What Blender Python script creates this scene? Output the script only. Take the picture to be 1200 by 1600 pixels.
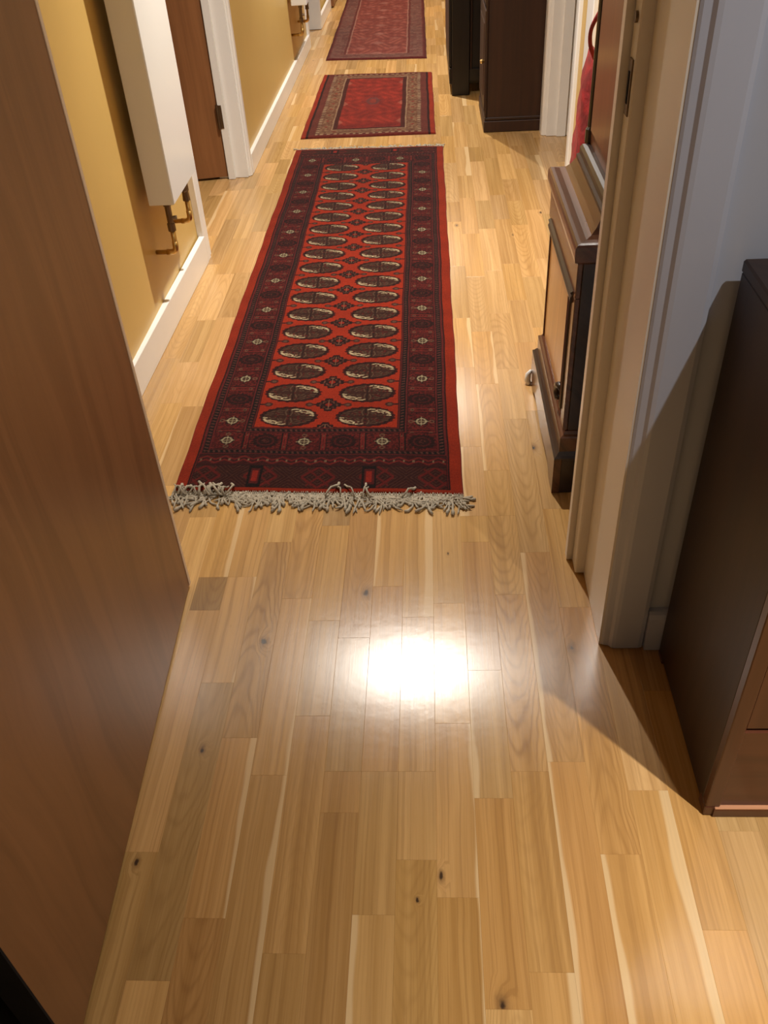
import bpy, bmesh, math, random
import numpy as np
from mathutils import Vector, Matrix

for o in list(bpy.data.objects):
    bpy.data.objects.remove(o, do_unlink=True)
C = bpy.context.scene.collection
SC = bpy.context.scene
random.seed(7)
RNG = np.random.default_rng(11)

# ------------------------------------------------------------------ camera
HC = 1.35
YAW, PITCH, ROLL, FPX = math.radians(-4.3695), math.radians(39.0553), math.radians(-3.7461), 1362.99
fwd = Vector((math.sin(YAW) * math.cos(PITCH), math.cos(YAW) * math.cos(PITCH), -math.sin(PITCH)))
rgt = Vector((math.cos(YAW), -math.sin(YAW), 0))
upv = rgt.cross(fwd)
r2 = math.cos(ROLL) * rgt + math.sin(ROLL) * upv
u2 = -math.sin(ROLL) * rgt + math.cos(ROLL) * upv
cam_d = bpy.data.cameras.new('camera')
cam = bpy.data.objects.new('camera', cam_d)
C.objects.link(cam)
cam.matrix_world = Matrix(((r2.x, u2.x, -fwd.x, 0), (r2.y, u2.y, -fwd.y, 0), (r2.z, u2.z, -fwd.z, HC), (0, 0, 0, 1)))
cam_d.sensor_fit = 'HORIZONTAL'
cam_d.sensor_width = 36
cam_d.lens = 36 * FPX / 1200
cam_d.clip_start = 0.02
SC.camera = cam


def project(x, y, z=0.0):
    v = Vector((x, y, z - HC))
    d = v.dot(fwd)
    if d < 0.05:
        return None
    return 600 + FPX * v.dot(r2) / d, 800 - FPX * v.dot(u2) / d


# ------------------------------------------------------------------ world and exposure
W = bpy.data.worlds.new('World')
SC.world = W
W.use_nodes = True
W.node_tree.nodes['Background'].inputs[0].default_value = (1.0, 0.85, 0.7, 1)
W.node_tree.nodes['Background'].inputs[1].default_value = 0.0
SC.view_settings.view_transform = 'Standard'
SC.view_settings.look = 'None'
SC.view_settings.exposure = 0.0
SC.view_settings.gamma = 1.0
SC.view_settings.use_curve_mapping = False

# lamp positions (x, y, watts, colour, spot angle, blend)
ZC = 2.30
CORRIDOR = (1.0, 0.95, 0.87)
NEAR = (1.0, 0.97, 0.92)
# beam parts: (watts, cone degrees)
LAMPS = [(-0.121, 3.09, ((135, 160), (150, 90)), CORRIDOR, 'corridor'),
         (-0.121, 5.75, ((140, 160), (130, 90)), CORRIDOR, 'corridor'),
         (-0.121, 8.40, ((120, 160), (90, 90)), CORRIDOR, 'corridor'),
         (0.87, 0.34, ((50, 160), (210, 60)), NEAR, 'near')]


# ------------------------------------------------------------------ node helpers
class NT:
    def __init__(self, name):
        self.m = bpy.data.materials.new(name)
        self.m.use_nodes = True
        self.t = self.m.node_tree
        self.b = self.t.nodes['Principled BSDF']

    def n(self, typ, **kw):
        nd = self.t.nodes.new(typ)
        for k, v in kw.items():
            setattr(nd, k, v)
        return nd

    def put(self, sock, v):
        if isinstance(v, bpy.types.NodeSocket):
            self.t.links.new(v, sock)
        elif v is not None:
            if isinstance(v, (tuple, list)) and len(v) == 3 and sock.type == 'RGBA':
                v = (*v, 1)
            sock.default_value = v

    def math(self, op, a, b=None, c=None, clamp=False):
        nd = self.n('ShaderNodeMath', operation=op, use_clamp=clamp)
        self.put(nd.inputs[0], a)
        if b is not None:
            self.put(nd.inputs[1], b)
        if c is not None:
            self.put(nd.inputs[2], c)
        return nd.outputs[0]

    def xyz(self, x, y, z):
        nd = self.n('ShaderNodeCombineXYZ')
        self.put(nd.inputs[0], x); self.put(nd.inputs[1], y); self.put(nd.inputs[2], z)
        return nd.outputs[0]

    def noise(self, vec, scale=1.0, detail=2.0, rough=0.5, dist=0.0):
        nd = self.n('ShaderNodeTexNoise')
        if vec is not None:
            self.put(nd.inputs['Vector'], vec)
        nd.inputs['Scale'].default_value = scale
        nd.inputs['Detail'].default_value = detail
        nd.inputs['Roughness'].default_value = rough
        nd.inputs['Distortion'].default_value = dist
        return nd.outputs[0]

    def mix(self, f, a, b, mode='MIX'):
        nd = self.n('ShaderNodeMix', data_type='RGBA', blend_type=mode)
        self.put(nd.inputs[0], f); self.put(nd.inputs[6], a); self.put(nd.inputs[7], b)
        return nd.outputs[2]

    def remap(self, v, a, b, c=0.0, d=1.0, smooth=True):
        nd = self.n('ShaderNodeMapRange', interpolation_type='SMOOTHSTEP' if smooth else 'LINEAR')
        self.put(nd.inputs[0], v)
        for i, q in enumerate((a, b, c, d)):
            self.put(nd.inputs[i + 1], q)
        return nd.outputs[0]

    def attr(self, name):
        return self.n('ShaderNodeAttribute', attribute_name=name)

    def bump(self, h, strength=0.1, dist=0.001):
        nd = self.n('ShaderNodeBump')
        nd.inputs['Strength'].default_value = strength
        nd.inputs['Distance'].default_value = dist
        self.put(nd.inputs['Height'], h)
        self.put(self.b.inputs['Normal'], nd.outputs[0])

    def set(self, **kw):
        for k, v in kw.items():
            self.put(self.b.inputs[k.replace('_', ' ')], v)
        return self.m


def srgb(r, g, b):
    f = lambda c: (c / 255 / 12.92) if c / 255 <= 0.04045 else ((c / 255 + 0.055) / 1.055) ** 2.4
    return (f(r), f(g), f(b))


def paint(name, col, rough=0.5, var=0.03, scale=6.0, bump=0.03, spec=0.5):
    t = NT(name)
    tc = t.n('ShaderNodeTexCoord').outputs['Object']
    nz = t.noise(tc, scale, 4)
    k = t.remap(nz, 0.2, 0.8, 1 - var, 1 + var)
    c = t.n('ShaderNodeVectorMath', operation='SCALE')
    c.inputs[0].default_value = col
    t.put(c.inputs['Scale'], k)
    t.set(Base_Color=c.outputs[0], Roughness=rough, Specular_IOR_Level=spec)
    t.bump(t.noise(tc, 180, 3), bump, 0.001)
    return t.m


def wood(name, c1, c2, axis='z', rough=0.35, coat=0.0, fine=1.0, figure=0.6, spec=0.5):
    """stained or veneered wood with grain along one axis"""
    t = NT(name)
    tc = t.n('ShaderNodeTexCoord').outputs['Object']
    sp = t.n('ShaderNodeSeparateXYZ')
    t.put(sp.inputs[0], tc)
    ax = {'x': 0, 'y': 1, 'z': 2}[axis]
    L = sp.outputs[ax]
    A, B = [sp.outputs[i] for i in range(3) if i != ax]
    warp = t.noise(t.xyz(t.math('MULTIPLY', A, 5), t.math('MULTIPLY', B, 5), t.math('MULTIPLY', L, 1.4)), 1, 2)
    q = t.math('ADD', t.math('ADD', A, B), t.math('MULTIPLY', warp, 0.16 * figure))
    g1 = t.noise(t.xyz(t.math('MULTIPLY', q, 26), 0.0, t.math('MULTIPLY', L, 1.1)), 1, 3, 0.6)
    g2 = t.noise(t.xyz(t.math('MULTIPLY', A, 240 * fine), t.math('MULTIPLY', B, 240 * fine), t.math('MULTIPLY', L, 9)), 1, 2)
    f = t.math('ADD', t.math('MULTIPLY', t.remap(g1, 0.3, 0.7), 0.7), t.math('MULTIPLY', g2, 0.3))
    col = t.mix(f, c1, c2)
    t.set(Base_Color=col, Roughness=rough, Coat_Weight=coat, Coat_Roughness=0.12, Specular_IOR_Level=spec)
    t.bump(g2, 0.05, 0.0006)
    return t.m


def metal(name, col, rough=0.3):
    t = NT(name)
    nz = t.noise(t.n('ShaderNodeTexCoord').outputs['Object'], 60, 3)
    t.set(Base_Color=t.mix(nz, tuple(c * 0.8 for c in col), col), Metallic=1.0, Roughness=t.remap(nz, 0, 1, rough - 0.05, rough + 0.1))
    return t.m


def oak_material():
    t = NT('oak_strip')
    uv = t.n('ShaderNodeUVMap', uv_map='grain').outputs[0]
    s = t.n('ShaderNodeSeparateXYZ'); t.put(s.inputs[0], uv)
    u, v = s.outputs[0], s.outputs[1]
    par = t.attr('par'); sp = t.n('ShaderNodeSeparateColor'); t.put(sp.inputs[0], par.outputs[0])
    seed, sap, cath = sp.outputs[0], sp.outputs[1], sp.outputs[2]
    kn = t.attr('knot'); sk = t.n('ShaderNodeSeparateColor'); t.put(sk.inputs[0], kn.outputs[0])
    ku, kv, ks = sk.outputs
    tone = t.attr('tone').outputs[0]
    z = t.math('MULTIPLY', seed, 91.7)
    # knot field
    kw = t.noise(t.xyz(t.math('MULTIPLY', u, 60), t.math('MULTIPLY', v, 40), z), 1, 3)
    du = t.math('SUBTRACT', u, ku)
    dv = t.math('MULTIPLY', t.math('SUBTRACT', v, kv), 0.55)
    kd = t.math('SQRT', t.math('ADD', t.math('MULTIPLY', du, du), t.math('MULTIPLY', dv, dv)))
    kd = t.math('ADD', kd, t.math('MULTIPLY', t.math('SUBTRACT', kw, 0.5), 0.014))
    kr = t.math('DIVIDE', kd, t.math('MAXIMUM', ks, 0.0001))
    pull = t.math('MULTIPLY', t.remap(kr, 0.0, 5.0, 1.0, 0.0), 0.022)
    # grain
    fine = t.noise(t.xyz(t.math('MULTIPLY', u, 420), t.math('MULTIPLY', v, 9), z), 1, 3, 0.6)
    wob = t.noise(t.xyz(t.math('MULTIPLY', u, 16), t.math('MULTIPLY', v, 4.0), z), 1, 3, 0.55)
    uu = t.math('ADD', t.math('ADD', u, pull), t.math('MULTIPLY', t.math('SUBTRACT', wob, 0.5), 0.014))
    broad = t.noise(t.xyz(t.math('MULTIPLY', uu, 55), t.math('MULTIPLY', v, 1.2), z), 1, 2)
    # straight growth lines
    ln = t.noise(t.xyz(t.math('MULTIPLY', uu, 190), t.math('MULTIPLY', v, 0.8), z), 1, 2, 0.4)
    lines = t.remap(ln, 0.50, 0.68)
    # cathedral arches
    un = t.math('DIVIDE', t.math('SUBTRACT', uu, t.math('MULTIPLY', t.math('SUBTRACT', seed, 0.5), 0.03)), 0.0334)
    par2 = t.math('MULTIPLY', t.math('MULTIPLY', un, un), t.math('ADD', 1.6, t.math('MULTIPLY', seed, 2.4)))
    sgn = t.math('MULTIPLY', t.math('SIGN', t.math('SUBTRACT', t.math('FRACT', t.math('MULTIPLY', seed, 13.3)), 0.5)), 1.0)
    ph = t.math('ADD', t.math('MULTIPLY', t.math('MULTIPLY', v, sgn), t.math('ADD', 9.0, t.math('MULTIPLY', t.math('FRACT', t.math('MULTIPLY', seed, 7.7)), 16.0))), par2)
    ph = t.math('ADD', ph, t.math('MULTIPLY', t.noise(t.xyz(t.math('MULTIPLY', u, 5), t.math('MULTIPLY', v, 2.2), t.math('ADD', z, 3.0)), 1, 3), 5.0))
    ph = t.math('ADD', ph, t.math('MULTIPLY', wob, 2.6))
    arch = t.math('POWER', t.math('ADD', t.math('MULTIPLY', t.math('SINE', t.math('MULTIPLY', ph, 6.283)), 0.5), 0.5), 3.0)
    lt = (0.570, 0.342, 0.136)
    md = (0.455, 0.258, 0.092)
    dk = (0.30, 0.155, 0.052)
    base = t.mix(t.remap(broad, 0.3, 0.7), lt, md)
    base = t.mix(t.math('MULTIPLY', lines, t.math('SUBTRACT', 0.40, t.math('MULTIPLY', cath, 0.28))), base, dk)
    base = t.mix(t.math('MULTIPLY', arch, t.math('MULTIPLY', t.math('MULTIPLY', cath, t.remap(wob, 0.25, 0.7, 0.35, 1.0)), 0.78)), base, dk)
    base = t.mix(t.math('MULTIPLY', t.remap(fine, 0.45, 0.75), 0.28), base, dk)
    base = t.mix(1.0, base, tone, 'MULTIPLY')
    # pale sapwood along one edge: sap in -1..1 stored as 0..1 (0.5 none)
    ss = t.math('MULTIPLY', t.math('SUBTRACT', sap, 0.5), 2.0)
    edge = t.math('MULTIPLY', u, t.math('SIGN', ss))
    lim = t.math('SUBTRACT', 0.0334, t.math('MULTIPLY', t.math('ABSOLUTE', ss), 0.030))
    slow = t.noise(t.xyz(t.math('MULTIPLY', u, 8), t.math('MULTIPLY', v, 3.2), t.math('ADD', z, 7.0)), 1, 2)
    edge = t.math('ADD', edge, t.math('MULTIPLY', t.math('SUBTRACT', slow, 0.5), 0.036))
    sm = t.remap(t.math('SUBTRACT', edge, lim), -0.003, 0.003)
    sm = t.math('MULTIPLY', sm, t.remap(t.math('ABSOLUTE', ss), 0.02, 0.06))
    base = t.mix(t.math('MULTIPLY', sm, 0.68), base, (0.72, 0.51, 0.27))
    # knots
    on = t.remap(ks, 0.0005, 0.002)
    base = t.mix(t.math('MULTIPLY', t.remap(kr, 0.6, 2.6, 0.55, 0.0), on), base, (0.16, 0.08, 0.03))
    base = t.mix(t.math('MULTIPLY', t.remap(kr, 0.35, 1.1, 0.95, 0.0), on), base, (0.035, 0.018, 0.010))
    micro = t.noise(t.n('ShaderNodeNewGeometry').outputs['Position'], 620, 2)
    wave = t.noise(t.n('ShaderNodeNewGeometry').outputs['Position'], 45, 2)
    tg = t.n('ShaderNodeTangent', direction_type='UV_MAP', uv_map='grain')
    t.set(Base_Color=base, Roughness=t.remap(fine, 0.2, 0.8, 0.205, 0.255), Specular_IOR_Level=0.72, Anisotropic=0.70, Tangent=tg.outputs[0])
    h = t.math('ADD', t.math('MULTIPLY', micro, 0.22), t.math('ADD', t.math('MULTIPLY', fine, 0.18), t.math('MULTIPLY', wave, 0.5)))
    t.bump(h, 0.16, 0.0012)
    return t.m


def rug_material(name):
    t = NT(name)
    col = t.attr('dye').outputs[0]
    pos = t.n('ShaderNodeNewGeometry').outputs['Position']
    nz = t.noise(pos, 420, 2)
    k = t.mix(1.0, col, t.mix(nz, (0.72, 0.72, 0.72), (1.22, 1.22, 1.22)), 'MULTIPLY')
    t.set(Base_Color=k, Roughness=0.95, Specular_IOR_Level=0.1, Sheen_Weight=0.05, Sheen_Roughness=0.5)
    t.bump(nz, 0.5, 0.002)
    return t.m


M = {}
M['oak'] = oak_material()
M['sub'] = paint('subfloor', (0.10, 0.055, 0.022), 0.8)
M['ochre'] = paint('ochre_wall_paint', (0.63, 0.425, 0.135), 0.42, 0.03, 3, 0.04)
M['cream'] = paint('cream_wall_paint', (0.70, 0.62, 0.48), 0.6)
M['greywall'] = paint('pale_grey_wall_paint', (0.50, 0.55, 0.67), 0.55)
M['white'] = paint('white_gloss_paint', (0.83, 0.82, 0.80), 0.28, 0.015, 9, 0.015)
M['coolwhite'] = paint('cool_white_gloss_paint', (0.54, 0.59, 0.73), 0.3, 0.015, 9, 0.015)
M['warmwhite'] = paint('warm_white_gloss_paint', (0.84, 0.80, 0.74), 0.3, 0.015, 9, 0.015)  # gloss white with a slight warm tint
M['ceil'] = paint('ceiling_paint', (0.80, 0.76, 0.70), 0.8)
M['enamel'] = paint('radiator_enamel', (0.80, 0.80, 0.78), 0.2, 0.01, 4, 0.01)
M['enamel_side'] = M['enamel']
M['veneer'] = wood('beech_veneer', srgb(150, 106, 70), srgb(126, 88, 56), 'z', 0.38, 0.0, 0.8, 1.4)
M['lipping'] = wood('pale_lipping', srgb(242, 222, 198), srgb(230, 206, 178), 'z', 0.4)
M['sapele'] = wood('brown_door_veneer', srgb(148, 100, 62), srgb(120, 78, 46), 'z', 0.35)
M['mahog'] = wood('dark_mahogany', srgb(54, 31, 19), srgb(33, 17, 10), 'z', 0.42, 0.0)
M['mahog_red'] = wood('red_mahogany', srgb(98, 54, 34), srgb(70, 36, 22), 'x', 0.28, 0.2)
M['mahog_edge'] = wood('red_mahogany_upright', srgb(98, 54, 34), srgb(70, 36, 22), 'z', 0.28, 0.2)
M['walnut'] = wood('clock_walnut', srgb(112, 70, 45), srgb(66, 38, 25), 'y', 0.26, 0.25)
M['walnut_panel'] = wood('clock_veneer_panel', srgb(208, 152, 84), srgb(176, 120, 60), 'z', 0.3, 0.2, 1.0, 1.6)
M['walnut_dark'] = wood('clock_dark_moulding', srgb(58, 42, 34), srgb(34, 24, 19), 'y', 0.32, 0.2)
M['trunk'] = wood('clock_trunk_mahogany', srgb(122, 70, 40), srgb(94, 50, 27), 'z', 0.28, 0.2)
M['ledge'] = wood('lit_mahogany_edge', srgb(205, 150, 110), srgb(180, 120, 85), 'x', 0.3, 0.2)  # pale tone paints the light caught along the sideboard moulding
M['darkcab'] = wood('dark_oak_cabinet', srgb(60, 32, 16), srgb(40, 20, 9), 'z', 0.5, 0.0)
M['ebony'] = wood('blackened_wood', srgb(30, 24, 20), srgb(18, 14, 12), 'z', 0.4, 0.0)
M['bronze'] = metal('aged_bronze', (0.20, 0.15, 0.11), 0.4)
M['brass'] = metal('brass_pipe', (0.62, 0.42, 0.16), 0.3)
M['valve'] = metal('dull_valve_brass', (0.26, 0.20, 0.14), 0.4)
M['chrome'] = metal('bright_metal', (0.8, 0.78, 0.74), 0.2)
M['steel'] = metal('brushed_steel', (0.55, 0.53, 0.5), 0.35)
M['white_plastic'] = paint('white_plastic', (0.8, 0.8, 0.78), 0.4)
M['velvet'] = None
M['fringe'] = paint('cotton_fringe', (0.40, 0.35, 0.27), 0.95, 0.25, 90, 0.3, 0.1)
M['blackcloth'] = paint('black_canvas', (0.008, 0.008, 0.010), 0.85, 0.2, 30, 0.2, 0.2)
M['greycloth'] = paint('dark_grey_canvas', (0.02, 0.021, 0.022), 0.9, 0.2, 30, 0.2, 0.2)
t = NT('red_velvet')
nz = t.noise(t.n('ShaderNodeTexCoord').outputs['Object'], 22, 4, 0.6)
t.set(Base_Color=t.mix(t.remap(nz, 0.35, 0.7), (0.12, 0.002, 0.003), (0.26, 0.006, 0.008)), Roughness=0.8, Sheen_Weight=0.15, Sheen_Roughness=0.4, Sheen_Tint=(1.0, 0.25, 0.2))
t.bump(t.noise(t.n('ShaderNodeTexCoord').outputs['Object'], 60, 4), 0.6, 0.006)
M['velvet'] = t.m
t = NT('lamp_glow')
t.set(Base_Color=(0.9, 0.85, 0.8), Emission_Color=(1.0, 0.80, 0.58), Emission_Strength=12.0)
M['glow'] = t.m


# ------------------------------------------------------------------ mesh helpers
def link(name, me, mat, parent=None):
    o = bpy.data.objects.new(name, me)
    C.objects.link(o)
    if mat is not None and len(me.materials) == 0:
        me.materials.append(mat)
    if parent is not None:
        o.parent = parent
    return o


def from_bm(name, bm, mat, parent=None, smooth=False, origin=None):
    bmesh.ops.recalc_face_normals(bm, faces=bm.faces)
    if origin is not None:
        bmesh.ops.translate(bm, verts=bm.verts, vec=-Vector(origin))
    me = bpy.data.meshes.new(name)
    bm.to_mesh(me)
    bm.free()
    if smooth:
        me.polygons.foreach_set('use_smooth', [True] * len(me.polygons))
    o = link(name, me, mat, parent)
    if origin is not None:
        o.location = origin
    return o


def prism(bm, poly, z0, z1):
    """vertical prism over an xy polygon"""
    a = [bm.verts.new((x, y, z0)) for x, y in poly]
    b = [bm.verts.new((x, y, z1)) for x, y in poly]
    n = len(poly)
    bm.faces.new(a[::-1]); bm.faces.new(b)
    for i in range(n):
        bm.faces.new((a[i], a[(i + 1) % n], b[(i + 1) % n], b[i]))


def extr_y(bm, prof, y0, y1):
    """prism along y over an xz profile"""
    a = [bm.verts.new((x, y0, z)) for x, z in prof]
    b = [bm.verts.new((x, y1, z)) for x, z in prof]
    n = len(prof)
    bm.faces.new(a[::-1]); bm.faces.new(b)
    for i in range(n):
        bm.faces.new((a[i], a[(i + 1) % n], b[(i + 1) % n], b[i]))


def extr_x(bm, prof, x0, x1):
    a = [bm.verts.new((x0, y, z)) for y, z in prof]
    b = [bm.verts.new((x1, y, z)) for y, z in prof]
    n = len(prof)
    bm.faces.new(a[::-1]); bm.faces.new(b)
    for i in range(n):
        bm.faces.new((a[i], a[(i + 1) % n], b[(i + 1) % n], b[i]))


def box(bm, x0, x1, y0, y1, z0, z1, bev=0.0, seg=1):
    s = bmesh.new()
    bmesh.ops.create_cube(s, size=1)
    bmesh.ops.scale(s, verts=s.verts, vec=(x1 - x0, y1 - y0, z1 - z0))
    bmesh.ops.translate(s, verts=s.verts, vec=((x0 + x1) / 2, (y0 + y1) / 2, (z0 + z1) / 2))
    if bev > 0:
        bmesh.ops.bevel(s, geom=s.edges, offset=bev, segments=seg, affect='EDGES', profile=0.5)
    me = bpy.data.meshes.new('tmp')
    s.to_mesh(me); s.free()
    bm.from_mesh(me)
    bpy.data.meshes.remove(me)


def bxo(name, dims, mat, parent=None, bev=0.002, seg=1):
    bm = bmesh.new()
    box(bm, *dims, bev=bev, seg=seg)
    return from_bm(name, bm, mat, parent)


def tube(bm, pts, rads, sides=8, caps=True):
    pts = [Vector(p) for p in pts]
    if not isinstance(rads, (list, tuple)):
        rads = [rads] * len(pts)
    prev = None
    rings = []
    for i, p in enumerate(pts):
        d = (pts[min(i + 1, len(pts) - 1)] - pts[max(i - 1, 0)])
        d = d.normalized() if d.length > 1e-9 else Vector((0, 0, 1))
        if prev is None:
            ref = Vector((0, 0, 1)) if abs(d.z) < 0.9 else Vector((1, 0, 0))
            nrm = d.cross(ref).normalized()
        else:
            nrm = (prev - d * prev.dot(d))
            nrm = nrm.normalized() if nrm.length > 1e-6 else d.orthogonal().normalized()
        prev = nrm
        bi = d.cross(nrm)
        rings.append([bm.verts.new(p + rads[i] * (math.cos(a) * nrm + math.sin(a) * bi)) for a in [2 * math.pi * k / sides for k in range(sides)]])
    for i in range(len(rings) - 1):
        for k in range(sides):
            bm.faces.new((rings[i][k], rings[i][(k + 1) % sides], rings[i + 1][(k + 1) % sides], rings[i + 1][k]))
    if caps:
        bm.faces.new(rings[0][::-1]); bm.faces.new(rings[-1])


def arc(p0, p1, p2, n=6):
    """quadratic curve points"""
    p0, p1, p2 = Vector(p0), Vector(p1), Vector(p2)
    return [(1 - s) ** 2 * p0 + 2 * s * (1 - s) * p1 + s * s * p2 for s in [i / n for i in range(n + 1)]]


def tag(o, label, cat=None, group=None, kind=None):
    o['label'] = label
    if cat:
        o['category'] = cat
    if group:
        o['group'] = group
    if kind:
        o['kind'] = kind
    return o


def thing(name, label, cat, loc=(0, 0, 0), group=None):
    o = bpy.data.objects.new(name, None)
    o.empty_display_size = 0.05
    C.objects.link(o)
    o.location = loc
    tag(o, label, cat, group)
    return o


def adopt(root):
    """keep world places of children built in world coordinates"""
    bpy.context.view_layer.update()
    inv = root.matrix_world.inverted()
    for c in root.children:
        c.matrix_parent_inverse = inv


def struct(name, bm, mat, label):
    o = from_bm(name, bm, mat)
    return tag(o, label, None, None, 'structure')


# ------------------------------------------------------------------ floor: oak strips
XS0, SW = 0.05866, 0.06683
bm = bmesh.new()
box(bm, -2.4, 2.4, -1.6, 11.2, -0.12, -0.016)
floor = struct('floor', bm, M['sub'], 'oak strip floor running the length of the corridor')

JOINTS = {-14: [2.753, 3.193], -13: [2.188, 2.433], -12: [2.167, 2.739, 3.107],
          -9: [0.762, 1.329, 1.434, 2.02], -8: [0.556, 1.126, 1.434], -7: [0.651, 0.993, 1.552], -6: [0.912, 1.362, 1.76],
          -5: [0.598, 1.294, 1.61, 1.72], -4: [0.44, 0.837, 0.92, 1.78], -3: [0.659, 0.92, 1.397, 1.72], -2: [0.44, 0.751, 0.92, 1.302, 1.74],
          -1: [0.688, 1.025, 1.66], 0: [0.524, 0.866, 1.542, 1.638, 1.93, 2.353, 2.681, 3.10, 3.541, 3.769],
          1: [0.576, 0.92, 1.367, 1.637, 1.821, 2.252, 2.581, 3.003, 3.408], 2: [0.5, 0.94, 1.503, 2.06, 2.337, 2.706, 3.05],
          3: [0.763, 1.326, 1.66, 2.1, 2.5, 2.80, 3.108], 4: [0.45, 0.882, 1.35, 2.986], 5: [0.641, 1.1]}
# px-measured tones: (strip, y, tone multiplier, sap -1..1, cathedral)
TONE = [(-9, 1.38, (0.62, 0.58, 0.52), 0, 0.5), (-8, 1.3, (1.02, 0.99, 0.96), 0.12, 0), (-9, 1.1, (1.08, 1.05, 1.02), 0, 0), (-8, 0.8, (0.80, 0.80, 0.74), 0, 0.55),
        (-7, 1.25, (0.86, 0.82, 0.74), 0, 0.9), (-7, 0.8, (1.04, 0.98, 0.9), 0.22, 0), (-7, 0.5, (0.86, 0.77, 0.66), 0, 0.6), (-6, 1.1, (1.06, 1.04, 1.0), 0.2, 0),
        (-6, 0.7, (0.92, 0.88, 0.8), 0.3, 0), (-5, 0.9, (0.98, 0.94, 0.86), 0, 0.15), (-5, 0.5, (0.86, 0.82, 0.72), 0, 0), (-4, 0.6, (0.80, 0.74, 0.64), 0, 0), (-4, 0.88, (0.9, 0.84, 0.74), 0, 0),
        (-3, 0.78, (0.92, 0.9, 0.82), 0, 0), (-3, 0.5, (0.95, 0.92, 0.82), -0.28, 0), (-2, 0.83, (1.0, 0.98, 0.92), 0, 0), (-2, 0.6, (0.92, 0.88, 0.72), 0, 0.35),
        (-2, 1.1, (1.08, 1.06, 1.02), 0, 0), (-1, 0.5, (0.88, 0.80, 0.62), 0.18, 0), (-1, 0.85, (1.05, 1.0, 0.92), 0.16, 0), (0, 0.7, (0.95, 0.85, 0.68), 0, 0),
        (0, 1.2, (0.94, 0.88, 0.82), 0, 0), (1, 0.75, (0.95, 0.88, 0.72), 0, 0.2), (1, 0.5, (1.0, 0.92, 0.76), 0.5, 0.2), (1, 1.1, (0.93, 0.87, 0.78), 0, 0.9), (1, 1.5, (0.98, 0.96, 0.86), 0, 0.7), (1, 1.75, (1.0, 0.98, 0.86), 0, 0.5),
        (2, 1.2, (0.93, 0.86, 0.78), -0.35, 0.5), (2, 0.7, (1.0, 0.88, 0.72), -0.12, 0), (3, 1.2, (0.98, 0.9, 0.8), 0, 0.4), (3, 0.9, (1.0, 0.9, 0.74), 0, 0.6), (3, 0.6, (1.1, 1.02, 0.86), -0.3, 0.1),
        (4, 0.65, (1.06, 0.98, 0.82), 0.45, 0), (5, 0.5, (1.16, 1.06, 0.92), 0, 0.1), (5, 0.8, (1.08, 1.0, 0.84), 0, 0), (-5, 1.45, (0.98, 0.95, 0.82), 0, 0.1), (-6, 1.5, (0.96, 0.92, 0.82), 0, 0.95),
        (-4, 1.3, (0.86, 0.8, 0.72), 0, 0.35), (-3, 1.6, (1.0, 0.96, 0.84), -0.2, 0), (-3, 1.1, (0.96, 0.9, 0.84), 0, 0), (-8, 1.5, (1.04, 1.0, 0.86), 0, 0), (-9, 1.6, (1.08, 1.04, 0.84), 0.35, 0.2),
        (0, 1.59, (1.0, 0.98, 0.84), 0, 0), (0, 2.2, (1.02, 0.98, 0.9), 0, 0), (0, 2.5, (1.08, 1.04, 0.9), 0.35, 0), (1, 2.4, (1.08, 1.02, 0.86), 0.3, 0.3), (1, 2.1, (1.04, 1.0, 0.88), -0.3, 0.6),
        (0, 3.6, (0.82, 0.78, 0.70), 0, 0), (0, 3.3, (1.1, 1.06, 0.92), 0, 0), (1, 3.2, (1.12, 1.08, 0.94), 0, 0), (3, 1.5, (1.02, 0.98, 0.84), 0, 0.1)]
KNOTS = [(412, 1003, 0.0075), (326, 1160, 0.006), (316, 1173, 0.006), (213, 1346, 0.0055), (690, 1368, 0.005), (785, 1572, 0.008), (650, 1450, 0.0022), (652, 1407, 0.003), (893, 1012, 0.007),
         (700, 865, 0.0025), (834, 700, 0.009), (573, 925, 0.010), (802, 367, 0.006), (714, 352, 0.007), (845, 332, 0.008)]


def px_floor(px, py):
    d = r2 * ((px - 600) / FPX) - u2 * ((py - 800) / FPX) + fwd
    s = -HC / d.z
    return d.x * s, d.y * s


rp = random.Random(5)


def joints_for(k):
    js = sorted(JOINTS.get(k, []))
    lo, hi = -1.5, 10.9
    out = [lo]
    pts = js + [hi]
    cur = lo
    for p in pts:
        while p - cur > 0.62:
            step = rp.uniform(0.22, 0.55)
            if p - cur - step < 0.14:
                step = (p - cur) / 2
            cur += step
            out.append(cur)
        cur = p
        out.append(cur)
    return out


planks = []
for k in range(-34, 33):
    x0 = XS0 + SW * k
    js = joints_for(k)
    for a, b in zip(js[:-1], js[1:]):
        g = rp.gauss(0, 1)
        if k < -15 or k > 8:
            if not (b < 1.6 or (k < 0 and 2.9 < b and a < 5.0) or (k > 0 and 3.5 < b and a < 5.2) or (k < 0 and 6.6 < b and a < 8.2)):
                continue
        base = 1.0 + 0.105 * g
        hue = rp.uniform(-0.03, 0.03)
        tone = (base * (1 + hue), base, base * (1 - 1.6 * hue) * rp.uniform(0.9, 1.06))
        r_ = rp.random()
        sap = rp.choice((-1, 1)) * rp.choice((0.15, 0.3, 0.5, 0.8)) * rp.uniform(0.7, 1.2) if r_ < 0.18 else 0.0
        cath = rp.uniform(0.25, 0.65) if rp.random() < 0.22 else rp.uniform(0, 0.15)
        if sap:
            cath *= 0.3
        knot = (0, 0, 0)
        if rp.random() < 0.03:
            knot = (rp.uniform(-0.02, 0.02), rp.uniform(-0.4, 0.4) * (b - a), rp.uniform(0.002, 0.0045))
        planks.append(dict(k=k, a=a, b=b, x0=x0, x1=x0 + SW, tone=tone, sap=sap, cath=cath, knot=knot, seed=rp.random()))
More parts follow.
